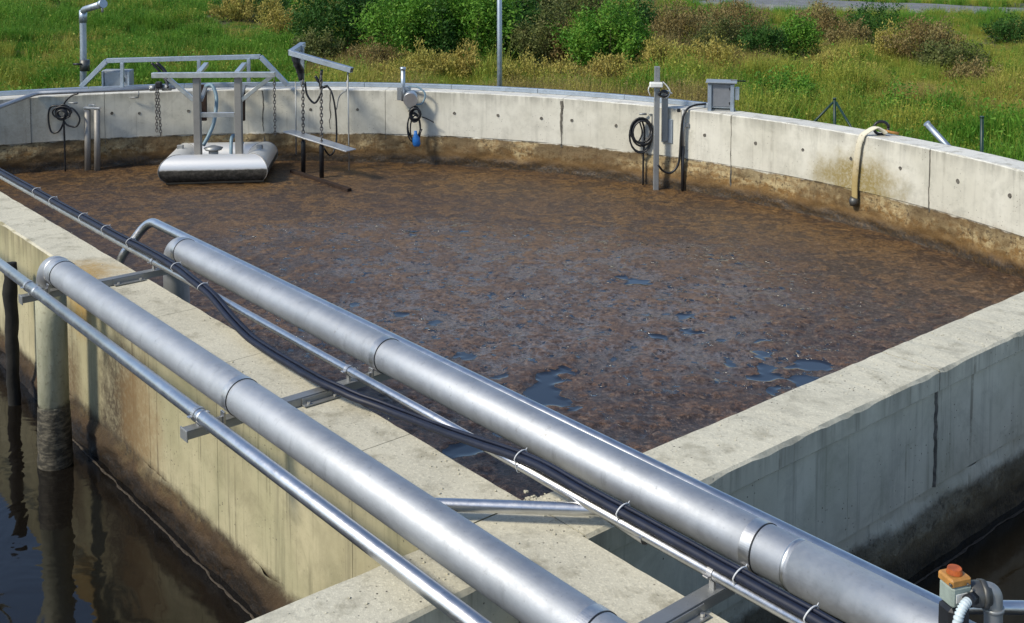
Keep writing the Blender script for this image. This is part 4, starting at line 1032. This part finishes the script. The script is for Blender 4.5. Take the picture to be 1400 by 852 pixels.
# --- middle device with blue plug
Ym = rimY(560) - .1
md = thing('plug_station', 'pipe stub with junction disc, black cable coil and blue plug at mid wall', 'cable', at(560, 200, Ym))
tube_obj('pipe_stub', [at(551, 138, Ym - .02), at(551, 96, Ym - .02)], .034, M['galv'], md, 12)
tube_obj('stub_cap', [at(551, 95.5, Ym - .02), at(551, 92, Ym - .02)], .045, M['galv'], md, 12)
bm = bmesh.new(); box(bm, at(547.5, 128, Ym), (.10, .08, .2), None, .006); obj('mounting_plate', bm, M['galvdull'], md)
bm = bmesh.new(); box(bm, at(558, 125, Ym + .1), (.09, .08, .16), None, .006); obj('back_plate', bm, M['galv'], md)
tube_obj('junction_disc', [at(561, 137, Ym - .16), at(562, 133.5, Ym - .02)], .11, M['alu'], md, 20)
bm = bmesh.new(); coil(bm, at(568, 156, Ym - .1), .085, .10, 6, .013, 8, .22); coil(bm, at(567, 174, Ym - .1), .10, .22, 3, .012, 9, .18); obj('cable_loops', bm, M['black'], md)
tube_obj('loose_end', smoothpath([at(577, 160, Ym - .1), at(585, 163, Ym - .1), at(593, 167.5, Ym - .12)], 4), .009, M['black'], md, 6)
tube_obj('hose_loop', smoothpath([at(560, 118, Ym), at(570, 119, Ym - .05), at(580, 126, Ym - .08), at(581, 134, Ym - .1), at(576, 142, Ym - .1), at(569, 143, Ym - .1)], 6), .014, M['bluehose'], md, 8)
tube_obj('plug', [at(568, 179, Ym - .16), at(568.3, 184, Ym - .16), at(569, 189, Ym - .16), at(569.5, 197, Ym - .16), at(569.5, 200, Ym - .16)], .05, M['blue'], md, 14, radii=[.022, .03, .058, .062, .045])

# --- mast with sensors
Yk = rimY(898) - .22
mt = thing('sensor_mast', 'upright square steel mast on the wall inside, white clamp near its top', 'mast', at(898, 270, Yk))
bm = bmesh.new(); bar(bm, at(898.5, 91, Yk), at(896.5, 272, Yk), .075, .075, .006); obj('mast_tube', bm, M['galvdull'], mt)
bm = bmesh.new(); bar(bm, at(909, 124, Yk + .1), at(908.5, 193, Yk + .1), .08, .085, .004); obj('support_tube', bm, M['galvdull'], mt)
bm = bmesh.new(); q = RP(913, -.015, 0); q.z = at(913, 179, q.y).z; box(bm, q, (.17, .02, .34), axes(Vector((.85, -.5, 0))), .004); obj('wall_plate', bm, M['galv'], mt)
bm = bmesh.new(); box(bm, at(897, 116, Yk - .06), (.18, .12, .07), None, .012); obj('white_clamp', bm, M['white'], mt)
tube_obj('white_cord', smoothpath([at(906, 112, Yk), at(912, 118, Yk), at(916, 126, Yk), at(911, 134, Yk), at(903, 130, Yk), at(911, 124, Yk), at(919, 128, Yk)], 5), .010, M['white'], mt, 6)
tube_obj('white_cord', smoothpath([at(889, 116, Yk - .1), at(886.5, 123, Yk - .1), at(889, 131, Yk - .08)], 5), .008, M['white'], mt, 6)
bm = bmesh.new(); coil(bm, at(907, 128, Yk - .04), .06, .04, 3, .014, 21); obj('cable_wrap', bm, M['black'], mt)
# coil right of mast
Yq = rimY(876) - .1
ck = thing('cable_coil', 'neat round coil of black cable on a hook left of the mast', 'cable', at(876, 180, Yq))
bm = bmesh.new(); coil(bm, at(876.5, 180, Yq), .155, .185, 5, .014, 31, .06); coil(bm, at(874, 184, Yq), .16, .235, 2, .013, 33, .08); obj('loops', bm, M['black'], ck)
tube_obj('hanging_end', smoothpath([at(877, 162, Yq), at(881, 180, Yq), at(879.5, 215, Yq), at(879, 255, Yq)], 5), .014, M['black'], ck, 7)
tube_obj('cross_cable', smoothpath([at(874, 165, Yq - .05), at(878, 182, Yq - .05), at(872, 196, Yq - .05)], 5), .012, M['black'], ck, 7)
tube_obj('hook', [at(874, 156, Yq), at(884, 156, Yq)], .016, M['galvdull'], ck, 6)
tube_obj('hook', [at(887, 156, Yq), at(892, 156, Yq), at(891.5, 180, Yq)], .012, M['galvdull'], ck, 6)
# conduit with cables
Yh = rimY(933) - .08
cg = thing('conduit', 'thin grey conduit with black cables running down the wall right of the mast', 'conduit', at(934, 265, Yh))
tube_obj('conduit_tube', [at(934.5, 150, Yh), at(933.5, 205, Yh)], .026, M['galvdull'], cg, 10)
tube_obj('lower_tube', [at(933.5, 200, Yh), at(933, 268, Yh)], .018, M['black'], cg, 8, radii=[.03, .018])
bm = bmesh.new(); box(bm, at(939, 171, Yh), (.06, .03, .06), None, .004); obj('clip', bm, M['galvdull'], cg)
bm = bmesh.new(); box(bm, at(928, 151, Yh), (.05, .03, .05), None, .006); obj('clip', bm, M['black'], cg)
tube_obj('cable', smoothpath([at(966, 142, Yh + .2), at(950, 144, Yh + .1), at(940, 149, Yh), at(934, 160, Yh - .03), at(931, 185, Yh - .03), at(928, 222, Yh - .03), at(918, 236, Yh - .04), at(907, 234, Yh - .06), at(900, 226, Yh - .1)], 6), .016, M['black'], cg, 8)

# --- canvas hose draped over the right wall
Yw2 = rimY(1180)
ch = thing('canvas_hose', 'dirty cream canvas hose draped over the wall with rusty stain behind it', 'hose', RP(1180, 0, -.9))
def on_wall(u, v, off=.04):
    th = th_of_u(u); q = rp(th, RIN - off); return Vector((q.x, q.y, at(u, v, q.y).z))
th_ = th_of_u(1186)
hpts = [RP(1196, .2, .03), RP(1193, .16, .075), RP(1188, .10, .10), RP(1182, .0, .028), on_wall(1179.5, 189, .028), on_wall(1176, 205), on_wall(1173.5, 245), on_wall(1173, 272)]
hs = smoothpath(hpts, 8)
bm = bmesh.new(); tube(bm, hs, .05, 14, True, [.040 + .008 * n1(i * .5, 5) for i in range(len(hs))])
bm.verts.ensure_lookup_table(); txh = Vector((-math.sin(th_), math.cos(th_), 0))
for i, p in enumerate(hs):
    tg = (hs[min(i + 1, len(hs) - 1)] - hs[max(i - 1, 0)]).normalized(); nv = tg.cross(txh).normalized()
    for v in list(bm.verts)[i * 14:i * 14 + 14]:
        rel = v.co - p; v.co -= nv * (rel.dot(nv) * .62); v.co += txh * (rel.dot(txh) * .12)
obj('hose_body', bm, M['canvas'], ch, True)
tube_obj('end_coupling', [on_wall(1173, 270), on_wall(1172.5, 276), on_wall(1172.5, 281)], .07, M['valve'], ch, 16, radii=[.05, .06, .045])
tube_obj('top_ring', [RP(1190, .20, .03) + Vector((.09 * math.cos(a), 0, .06 + .08 * math.sin(a))) for a in [math.pi * 2 * k / 16 for k in range(17)]], .018, M['black'], ch, 8)
tube_obj('tail_end', dedupe([RP(1190, .18, .07), RP(1198, .28, .04), RP(1203, .34, .03)]), .017, M['yellowed'], ch, 10)
# rusty splash on the wall behind the hose end
def splash():
    m = N('rusty_splash'); tc = m.pos.outputs['Position']
    c = m.mix(m.map(m.noise(9, 5, .7), .35, .65), (.20, .15, .05), (.30, .26, .15))
    return m.out(c, .9, 0, m.bump(m.noise(30, 4), .5, .01))

# --- green fence posts and a leaning pipe beyond the wall
gp = thing('fence_post', 'dark green fence post with two slanting stays beyond the wall', 'post', at(1141, 230, 16.6))
tube_obj('post', [at(1141, 235, 16.6), at(1141, 135, 16.6)], .022, M['green_paint'], gp, 10)
tube_obj('post_cap', [at(1141, 136, 16.6), at(1141, 134, 16.6)], .027, M['green_paint'], gp, 10)
tube_obj('stay', [at(1139, 140, 16.6), at(1085, 196, 16.9)], .017, M['green_paint'], gp, 8)
tube_obj('stay', [at(1143, 140, 16.6), at(1185, 210, 16.0)], .017, M['green_paint'], gp, 8)
gp = thing('fence_post', 'plain dark green fence post beyond the far right end of the wall', 'post', at(1342, 260, 14.0))
tube_obj('post', [at(1341.5, 290, 14.0), at(1342.5, 160, 14.0)], .022, M['green_paint'], gp, 10)
tube_obj('post_cap', [at(1342.5, 161, 14.0), at(1342.5, 159, 14.0)], .027, M['green_paint'], gp, 10)
lg = thing('leaning_pipe', 'short galvanised pipe leaning outside the wall near the green post', 'pipe', at(1310, 225, 13.4))
tube_obj('pipe_body', [at(1267, 169, 13.6), at(1330, 238, 13.3)], .038, M['galv'], lg, 14)
tube_obj('open_rim', [at(1266.5, 168.4, 13.6), at(1268, 170, 13.6)], .042, M['galv'], lg, 14)

# ------------------------------------------------------------------ field
ZG = -1.6
def gz(x, y):
    x = np.asarray(x, float); y = np.asarray(y, float)
    return ZG + (fbm(x * .12, y * .12, 201, 3) - .5) * .9 * np.clip((y - 19) / 12, 0, 1) + (fbm(x * .7, y * .7, 205, 3) - .5) * .12
def road_d(x, y):                       # signed distance to the far track
    a = atz(1000, 2, ZG); b = atz(1400, 22, ZG); d = (b - a).normalized(); nx, ny = -d.y, d.x
    return (x - a.x) * nx + (y - a.y) * ny
def ground_mat():
    m = N('field_soil'); a = m.noise(.35, 5, .6); b = m.noise(3, 5, .7)
    c = m.mix(m.map(a, .38, .62), (.030, .055, .010), (.075, .068, .022))
    c = m.mix(m.map(b, .45, .7, 0, .7), c, (.035, .028, .012))
    return m.out(c, .95, 0, m.bump(b, .8, .06))
# graded ring mesh: hole under the tank is simply hidden inside the ring wall
xs = np.concatenate([-np.geomspace(2500, 60, 14), np.arange(-56, 56.1, 1.4), np.geomspace(60, 2500, 14)])
ys = np.concatenate([-np.geomspace(2500, 40, 12), np.arange(-36, 90, 1.4), np.geomspace(92, 2500, 16)])
X, Y = np.meshgrid(xs, ys, indexing='ij'); Zg = gz(X, Y)
dist = np.hypot(X - CX_, Y - CY_)
Zg = np.where(dist < RIN - .2, -3.4, np.where(dist < RIN + 2, ZG, Zg))
me = bpy.data.meshes.new('ground')
nx_, ny_ = X.shape
vs = np.stack([X.ravel(), Y.ravel(), Zg.ravel()], 1)
ii = (np.arange(nx_ - 1)[:, None] * ny_ + np.arange(ny_ - 1)[None, :]).ravel()
fs = np.stack([ii, ii + ny_, ii + ny_ + 1, ii + 1], 1)
me.from_pydata(vs.tolist(), [], fs.tolist())
gobj = link_mesh('ground', me, ground_mat(), None, True); tag(gobj, kind='structure')
# track
a = atz(900, -3, ZG); b = atz(1400, 22, ZG); d = (b - a).normalized(); nn_ = Vector((-d.y, d.x, 0)).normalized()
if nn_.y < 0: nn_ = -nn_
bm = bmesh.new(); prev = None
for k in range(60):
    p = a + d * (k * 1.5 + 3); wv = 2.3 + .4 * math.sin(k * .4)
    zz_ = max(float(gz(p.x, p.y)), float(gz(p.x + nn_.x * 2, p.y + nn_.y * 2))) + .10
    e0 = bm.verts.new(Vector((p.x, p.y, zz_)) - nn_ * wv); e1 = bm.verts.new(Vector((p.x, p.y, zz_ + .02)) + nn_ * wv)
    e2 = bm.verts.new(e0.co - nn_ * .5 - Vector((0, 0, .6))); e3 = bm.verts.new(e1.co + nn_ * .5 - Vector((0, 0, .6)))
    if prev: bm.faces.new((prev[0], e0, e1, prev[1])); bm.faces.new((prev[2], e2, e0, prev[0])); bm.faces.new((prev[1], e1, e3, prev[3]))
    prev = (e0, e1, e2, e3)
tag(obj('track', bm, plain('grey_track', (.16, .165, .17), .9, 0, .3, 2)), kind='structure')

def leaf_mat(name, c1, c2, c3, scale=.5, zone=None):
    m = N(name)
    oi = m.n.new('ShaderNodeObjectInfo'); rnd = oi.outputs['Random']
    c = m.mix(m.map(m.noise(scale, 4, .65), .36, .64), c1, c2)
    c = m.mix(m.map(m.noise(3.5, 4, .7), .48, .7, 0, .8), c, c3)
    c = m.mix(m.math('MULTIPLY', rnd, .35), c, c2)
    m.out(c, .6, 0)
    m.b.inputs['Specular IOR Level'].default_value = .25
    tr = m.n.new('ShaderNodeBsdfTranslucent'); m.l(c, tr.inputs[0])
    mx = m.n.new('ShaderNodeMixShader'); mx.inputs[0].default_value = .28
    out = m.n['Material Output']; m.l(m.b.outputs[0], mx.inputs[1]); m.l(tr.outputs[0], mx.inputs[2]); m.l(mx.outputs[0], out.inputs[0])
    return m.m
G = {}
G['lush'] = leaf_mat('lush_grass', (.06, .18, .014), (.13, .28, .028), (.23, .33, .045))
G['mixed'] = leaf_mat('mixed_grass', (.11, .21, .022), (.32, .34, .05), (.46, .37, .08), .8)
G['straw'] = leaf_mat('straw_grass', (.42, .33, .09), (.36, .33, .07), (.25, .27, .055), .8)
G['brown'] = leaf_mat('dead_stems', (.20, .13, .045), (.28, .23, .09), (.13, .13, .035), 1.2)
G['bush'] = leaf_mat('bush_leaves', (.065, .19, .018), (.13, .29, .03), (.26, .38, .055), 1.5)
G['bushdark'] = leaf_mat('dark_bush_leaves', (.025, .085, .014), (.05, .13, .02), (.08, .16, .03), 1.5)
G['olive'] = leaf_mat('olive_leaves', (.09, .12, .03), (.15, .17, .05), (.2, .17, .07), 1.5)
G['stem'] = plain('woody_stem', (.06, .045, .025), .9)

def tuft_mesh(name, n, h, spread, wd, lean, mat, seed, leafy=0.):
    r = np.random.default_rng(seed); vs = []; fs = []
    for i in range(n):
        a = r.uniform(0, 2 * math.pi); rr = spread * math.sqrt(r.random()); x, y = rr * math.cos(a), rr * math.sin(a)
        la = r.uniform(0, 2 * math.pi); l = lean * r.random(); hh = h * r.uniform(.45, 1.15)
        dx, dy = math.cos(la), math.sin(la); px, py = -dy * wd / 2, dx * wd / 2
        if r.random() < .5: px, py = dx * wd / 2, dy * wd / 2
        b = len(vs)
        vs += [(x - px, y - py, -.05), (x + px, y + py, -.05), (x + dx * l * .35 * hh + px * .8, y + dy * l * .35 * hh + py * .8, hh * .55), (x + dx * l * .35 * hh - px * .8, y + dy * l * .35 * hh - py * .8, hh * .55), (x + dx * l * hh, y + dy * l * hh, hh * (1 - .25 * l))]
        fs += [(b, b + 1, b + 2, b + 3), (b + 3, b + 2, b + 4)]
        if r.random() < leafy:
            for _ in range(5):
                t = r.uniform(.3, 1); q = (x + dx * l * t * hh * t, y + dy * l * t * hh * t, hh * t); s_ = wd * 1.5
                o1 = r.normal(0, s_, 3); o2 = r.normal(0, s_, 3); b = len(vs)
                vs += [q, tuple(np.add(q, o1)), tuple(np.add(q, o2))]; fs.append((b, b + 1, b + 2))
    me = bpy.data.meshes.new(name); me.from_pydata(vs, [], fs); me.materials.append(mat)
    return bpy.data.objects.new(name, me)
tc_ = bpy.data.collections.new('grass_tufts')
specs = [('a_lush_short', 46, .30, .30, .020, .8, 'lush', 0), ('b_lush_tall', 46, .62, .26, .022, .6, 'lush', .25), ('c_mixed', 46, .55, .28, .018, .7, 'mixed', .3),
         ('d_mixed_tall', 44, .8, .26, .018, .5, 'mixed', .5), ('e_straw', 46, .65, .26, .014, .6, 'straw', .2), ('f_brown', 40, .75, .28, .014, .6, 'brown', .8), ('g_straw_low', 40, .4, .3, .015, .9, 'straw', .1)]
for i, (nm, n, h, sp, wd, ln, mt_, lf) in enumerate(specs):
    tc_.objects.link(tuft_mesh(nm, int(n * 2.1), h, sp * 1.15, wd * .62, ln, G[mt_], 300 + i, lf))
pts = []; typ = []; scl = []; rot = []
def scatter(n, y0, y1):
    yy = np.sqrt(rng.uniform(y0 ** 2, y1 ** 2, n)); xx = rng.uniform(-.58, .58, n) * yy
    dd = np.hypot(xx - CX_, yy - CY_); keep = (dd > RIN + RT + .25)
    a1 = atz(900, -3, ZG); dr = np.abs((xx - a1.x) * nn_.x + (yy - a1.y) * nn_.y)
    keep &= ~((dr < 3.2) & (xx > a1.x - 3))
    xx, yy = xx[keep], yy[keep]; zz = gz(xx, yy)
    uu = 700 + FPX * xx / yy; q = fbm(xx * .16, yy * .22, 221, 4); q2 = fbm(xx * .5, yy * .5, 231, 3); rr = rng.random(len(xx)); q3 = np.clip((fbm(xx * .9, yy * .9, 241, 3) - .28) * 2.2, 0, 1.3)
    vv = -95 + 4.0 * FPX / yy
    for i in range(len(xx)):
        u, v = uu[i], vv[i]
        green = 0.0
        if u < 420: green = .95 - .75 * max(0, min(1, (v - 95) / 30)) * .5
        if u > 900 and v < 42 - (u - 900) * .0: green = .75
        if u > 1000 and v > 118 + (u - 1000) * .17: green = max(green, .85)
        if 420 < u and 60 < v: green -= .12
        g = green + (q[i] - .5) * 1.9 + (q2[i] - .5) * 1.1
        if g > .55: k = 0 if (u < 420 and q2[i] < .55) else (1 if rr[i] < .75 else 2)
        elif g > .1: k = 2 if rr[i] < .5 else (3 if rr[i] < .75 else (1 if rr[i] < .9 else 6))
        elif g > -.12: k = 4 if rr[i] < .35 else (2 if rr[i] < .75 else 6)
        else: k = 5 if rr[i] < .55 else 4
        if g > .55 and rr[i] > .93: k = 6
        pts.append((xx[i], yy[i], zz[i])); typ.append(k)
        scl.append((.55 if (u < 420 and k == 0) else .8) * (.5 + .95 * q3[i]) * (.6 if (yy[i] > 36 and uu[i] > 830) else 1) * (.7 + .7 * rng.random()) * (1 if yy[i] < 45 else 1.25)); rot.append(rng.uniform(0, 6.28))
BUSH_U = [(832, 96, 66), (745, 92, 46), (640, 90, 64), (562, 84, 64), (462, 74, 64), (700, 88, 30), (1040, 82, 40), (1092, 78, 36), (1385, 60, 40), (352, 26, 55), (322, 28, 40), (385, 46, 34), (925, 62, 44), (1010, 58, 50), (1258, 88, 56), (1160, 68, 32), (1215, 84, 32), (735, 40, 40), (610, 48, 60), (520, 46, 50), (600, 92, 30), (790, 34, 50), (870, 50, 40), (985, 80, 36), (1195, 60, 40), (1300, 104, 50), (1075, 150, 48), (1235, 176, 44), (505, 96, 44), (560, 116, 58), (735, 118, 54), (1120, 50, 44), (980, 44, 40), (968, 96, 48), (1330, 122, 44), (1150, 108, 44), (610, 22, 34), (838, 112, 48), (712, 52, 32), (430, 92, 34), (588, 108, 34), (640, 112, 30), (905, 104, 28), (772, 92, 30), (668, 90, 20)]
scatter(15000, 14, 30); scatter(17000, 30, 50); scatter(15000, 50, 110)
for i in range(len(pts)):
    u_ = 700 + FPX * pts[i][0] / pts[i][1]; v_ = -95 + (2.45 - pts[i][2]) * FPX / pts[i][1]
    for bu, bv, bw in BUSH_U:
        if abs(u_ - bu) < bw and bv - 14 < v_ < bv + 20: scl[i] *= .5; break
me = bpy.data.meshes.new('field_grass'); me.from_pydata(pts, [], [])
for nm, arr, ty in (('kind_id', typ, 'INT'), ('sz', scl, 'FLOAT'), ('rz', rot, 'FLOAT')):
    A = me.attributes.new(nm, ty, 'POINT'); A.data.foreach_set('value', np.array(arr, np.int32 if ty == 'INT' else np.float32))
fg = link_mesh('field_grass', me); tag(fg, 'rough meadow of green and straw coloured grass behind the tank', 'grass', kind='stuff')
ng = bpy.data.node_groups.new('scatter_tufts', 'GeometryNodeTree')
ng.interface.new_socket('Geometry', in_out='INPUT', socket_type='NodeSocketGeometry'); ng.interface.new_socket('Geometry', in_out='OUTPUT', socket_type='NodeSocketGeometry')
gi = ng.nodes.new('NodeGroupInput'); go = ng.nodes.new('NodeGroupOutput')
ci = ng.nodes.new('GeometryNodeCollectionInfo'); ci.inputs['Collection'].default_value = tc_; ci.inputs['Separate Children'].default_value = True; ci.inputs['Reset Children'].default_value = True
ip = ng.nodes.new('GeometryNodeInstanceOnPoints'); ip.inputs['Pick Instance'].default_value = True
def gattr(nm, ty):
    n = ng.nodes.new('GeometryNodeInputNamedAttribute'); n.data_type = ty; n.inputs['Name'].default_value = nm
    return n.outputs[0]
cx = ng.nodes.new('ShaderNodeCombineXYZ'); ng.links.new(gattr('rz', 'FLOAT'), cx.inputs[2])
sx = ng.nodes.new('ShaderNodeCombineXYZ'); sz_ = gattr('sz', 'FLOAT')
for k in range(3): ng.links.new(sz_, sx.inputs[k])
ng.links.new(gi.outputs[0], ip.inputs['Points']); ng.links.new(ci.outputs[0], ip.inputs['Instance'])
ng.links.new(gattr('kind_id', 'INT'), ip.inputs['Instance Index']); ng.links.new(cx.outputs[0], ip.inputs['Rotation']); ng.links.new(sx.outputs[0], ip.inputs['Scale'])
ng.links.new(ip.outputs[0], go.inputs[0])
md_ = fg.modifiers.new('scatter', 'NODES'); md_.node_group = ng

# bushes: stems plus leaf sprays through the volume
def bush(label, u, vb_, wpx, hpx, mat, seed, n=2600, leaf=.05, name='bush', cat='bush', depth=.8, upright=.5, group=None):
    Y = 4.05 * FPX / (vb_ + 95)
    for _ in range(4): Y = (2.45 - float(gz((u - 700) / FPX * Y, Y))) * FPX / (vb_ + 95)
    c = at(u, vb_, Y); W = 1.15 * wpx / FPX * Y / 2; Hh = 1.05 * hpx / FPX * Y * 1.12 + (.16 if cat == 'weeds' else .30)
    r = np.random.default_rng(seed); gx = float(gz(c.x, c.y)); leaf = leaf * 1.35; n = int(n * 1.5)
    t = thing(name, label, cat, Vector((c.x, c.y, gx)), group)
    ns = max(9, int(16 * W)); bm = bmesh.new(); sprigs = []
    for i in range(ns * 3):
        a = r.uniform(0, 6.283); q = math.sqrt(r.random()); k_ = 1.22 if r.random() < .22 else 1.0
        tip = k_ * Vector((math.cos(a) * q * W, math.sin(a) * q * W * depth, Hh * (1 - .55 * q ** 2.2) * r.uniform(.72, 1.06)))
        b0 = Vector((tip.x * .25, tip.y * .25, -.1)); mid = b0.lerp(tip, .5) + Vector((tip.x * .18, tip.y * .18, Hh * .04))
        pth = [b0, mid, tip]; sprigs.append(pth)
        if i % 3 == 0: tube(bm, [Vector((c.x, c.y, gx)) + p for p in pth], .01, 4, False, [.014, .009, .003])
    obj('stems', bm, G['stem'], t)
    per = n // len(sprigs); vs = []; fs = []
    for pth in sprigs:
        b0, mid, tip = pth
        f = r.random(per) ** .55 * .85 + .15
        base = np.outer((1 - f) ** 2, b0) + np.outer(2 * f * (1 - f), mid) + np.outer(f * f, tip)
        base += r.normal(0, 1, (per, 3)) * np.array([.07, .07, .06]) * (.5 + Hh * .6)
        base[:, 2] = np.maximum(base[:, 2], .02)
        out = np.stack([r.normal(0, 1, per), r.normal(0, 1, per), r.normal(upright, .6, per)], 1)
        out /= np.linalg.norm(out, axis=1)[:, None]
        side = np.cross(out, r.normal(0, 1, (per, 3))); side /= np.linalg.norm(side, axis=1)[:, None] + 1e-6
        L = leaf * r.uniform(.7, 1.7, per)[:, None]
        k = len(vs) // 1
        q = np.stack([base, base + out * L * .5 + side * L * .22, base + out * L, base + out * L * .5 - side * L * .22], 1).reshape(-1, 3)
        s0 = len(vs); vs.extend(q.tolist()); fs.extend([(s0 + 4 * j, s0 + 4 * j + 1, s0 + 4 * j + 2, s0 + 4 * j + 3) for j in range(per)])
    vs = (np.array(vs) + np.array([c.x, c.y, gx])).tolist()
    me = bpy.data.meshes.new('foliage'); me.from_pydata(vs, [], fs)
    link_mesh('foliage', me, mat, t)
B = G['bush']; D = G['bushdark']; O = G['olive']
bush('rounded bright green bush standing alone right of the pole', 832, 96, 108, 72, B, 1, 9000, .06)
bush('low olive shrub just left of the lone rounded bush', 745, 92, 75, 62, O, 2, 4200, .055)
bush('big bright green bush directly left of the pole', 640, 88, 118, 100, B, 3, 9000, .065)
bush('tall bright bush in the middle of the leafy row', 562, 84, 118, 100, B, 4, 9000, .065)
bush('dark leafy bush at the left end of the row', 466, 74, 118, 88, D, 5, 8000, .065)
bush('small dark bush at the foot of the pole', 700, 88, 50, 48, D, 6, 3800, .06)
bush('small bright shrub in front of the leafy row beside a straw patch', 668, 90, 34, 38, B, 14, 2400, .055)
bush('dark green weed clump right of the lone rounded bush', 1040, 82, 62, 36, D, 7, 3600, .05)
bush('leafy green weed clump below the bright grass at upper right', 1092, 78, 56, 44, B, 8, 3600, .05)
bush('green weed clump beneath the top edge in the far right field', 1385, 60, 60, 30, D, 9, 3000, .05)
bush('dark bushes at the top edge between the left meadow and the leafy row', 352, 26, 95, 36, D, 10, 4500, .07)
bush('olive bush at the top edge behind the leafy row', 735, 40, 70, 40, O, 11, 4000, .07)
bush('dark shrub mass at the top edge just right of the pole', 712, 52, 56, 50, D, 15, 3600, .07)
bush('spreading olive green growth low beside the straw patch left of the row', 430, 92, 60, 34, O, 16, 3000, .05)
bush('bright green bush behind the row, cut by the top edge left of the pole', 610, 48, 110, 60, B, 41, 5200, .08)
bush('dark green bush behind the row, cut by the top edge above the mid wall stub', 520, 46, 90, 56, D, 42, 4600, .08)
bush('dark bush in the gap between the two brightest bushes', 600, 92, 46, 56, D, 43, 3000, .055)
bush('olive bush at the top edge right of the pole', 790, 34, 90, 36, O, 44, 4000, .07)
bush('dark low bush behind the lone rounded bush at the top', 870, 50, 70, 40, D, 45, 3600, .065)
bush('olive weed bush right behind the mast top', 985, 80, 66, 40, O, 46, 3200, .05)
bush('green shrubby weeds left of the rust coloured tangle at upper right', 1195, 60, 70, 40, D, 47, 3200, .055)
bush('olive shrubby weeds below the dead tangle at upper right', 1300, 104, 90, 34, O, 48, 3600, .05)
bush('bright leafy weeds just behind the wall left of the green post', 1075, 150, 90, 34, B, 49, 3200, .04)
bush('bright leafy weeds behind the wall between the canvas hose and leaning pipe', 1235, 176, 80, 30, B, 50, 2800, .04)
S_ = G['straw']; W_ = G['brown']
bush('brown dead weeds at the left end of the leafy row base', 505, 96, 80, 26, W_, 51, 2600, .045, 'weed_clump', 'weeds', upright=1.4)
bush('straw weeds close behind the rail left of the pole', 560, 116, 110, 26, S_, 52, 3000, .04, 'weed_clump', 'weeds', upright=1.5)
bush('straw weeds close behind the rail right of the pole', 735, 118, 100, 30, S_, 53, 3000, .04, 'weed_clump', 'weeds', upright=1.5)
bush('rusty weeds at the upper right between the shrubby weeds', 1120, 50, 80, 34, W_, 54, 3000, .055, 'weed_clump', 'weeds', upright=1.4)
bush('brown weeds directly above the grey cabinet', 980, 44, 70, 30, W_, 55, 2800, .055, 'weed_clump', 'weeds', upright=1.4)
bush('long tan dry weed patch in the field right of the lone bush', 968, 96, 90, 30, S_, 32, 3000, .045, 'weed_clump', 'weeds', upright=1.4)
bush('rust coloured dry weeds near the right edge at mid field', 1330, 122, 80, 26, W_, 33, 3000, .045, 'weed_clump', 'weeds', upright=1.4)
bush('tan dry weeds above the green fence post', 1150, 108, 80, 28, S_, 34, 3000, .045, 'weed_clump', 'weeds', upright=1.4)
bush('rusty dead weeds at the very top between two bush rows', 610, 22, 60, 18, W_, 35, 2400, .06, 'weed_clump', 'weeds', upright=1.4)
bush('dry tan weeds at the foot of the lone rounded bush', 838, 112, 90, 24, S_, 36, 2600, .045, 'weed_clump', 'weeds', upright=1.4)
bush('yellow dry weed patch at the top near the left meadow', 322, 28, 68, 22, S_, 21, 3000, .06, 'weed_clump', 'weeds', upright=1.5)
bush('straw coloured weed clump above the arm left of the leafy row', 385, 46, 52, 34, S_, 22, 2800, .05, 'weed_clump', 'weeds', upright=1.5)
bush('golden weed clump in front of the leafy row near mid wall', 588, 108, 60, 34, S_, 23, 3000, .045, 'weed_clump', 'weeds', upright=1.5)
bush('dry golden weed clump at the base of the bush beside the pole', 640, 112, 50, 34, S_, 24, 2400, .045, 'weed_clump', 'weeds', upright=1.5)
bush('reddish brown dead weed clump above the mast', 925, 62, 70, 44, W_, 25, 3600, .05, 'weed_clump', 'weeds', upright=1.2)
bush('brown dead weed clump between two green clumps at upper right', 1010, 58, 80, 44, W_, 26, 3600, .05, 'weed_clump', 'weeds', upright=1.2)
bush('large tangle of dead brown stems at upper right', 1258, 88, 90, 50, W_, 27, 4600, .05, 'weed_clump', 'weeds', upright=1.2)
bush('small brown weed tangle left of the large dead one', 1160, 68, 50, 34, W_, 28, 2400, .05, 'weed_clump', 'weeds', upright=1.2)
bush('yellow green weed clump left of the large dead tangle', 1215, 84, 50, 32, S_, 29, 2400, .045, 'weed_clump', 'weeds', upright=1.4)
bush('golden weed clump just left above the mast', 905, 104, 46, 40, S_, 30, 2200, .045, 'weed_clump', 'weeds', upright=1.4)
bush('brown weed clump between the olive shrub and the lone bush', 772, 92, 50, 50, W_, 31, 2600, .045, 'weed_clump', 'weeds', upright=1.2)
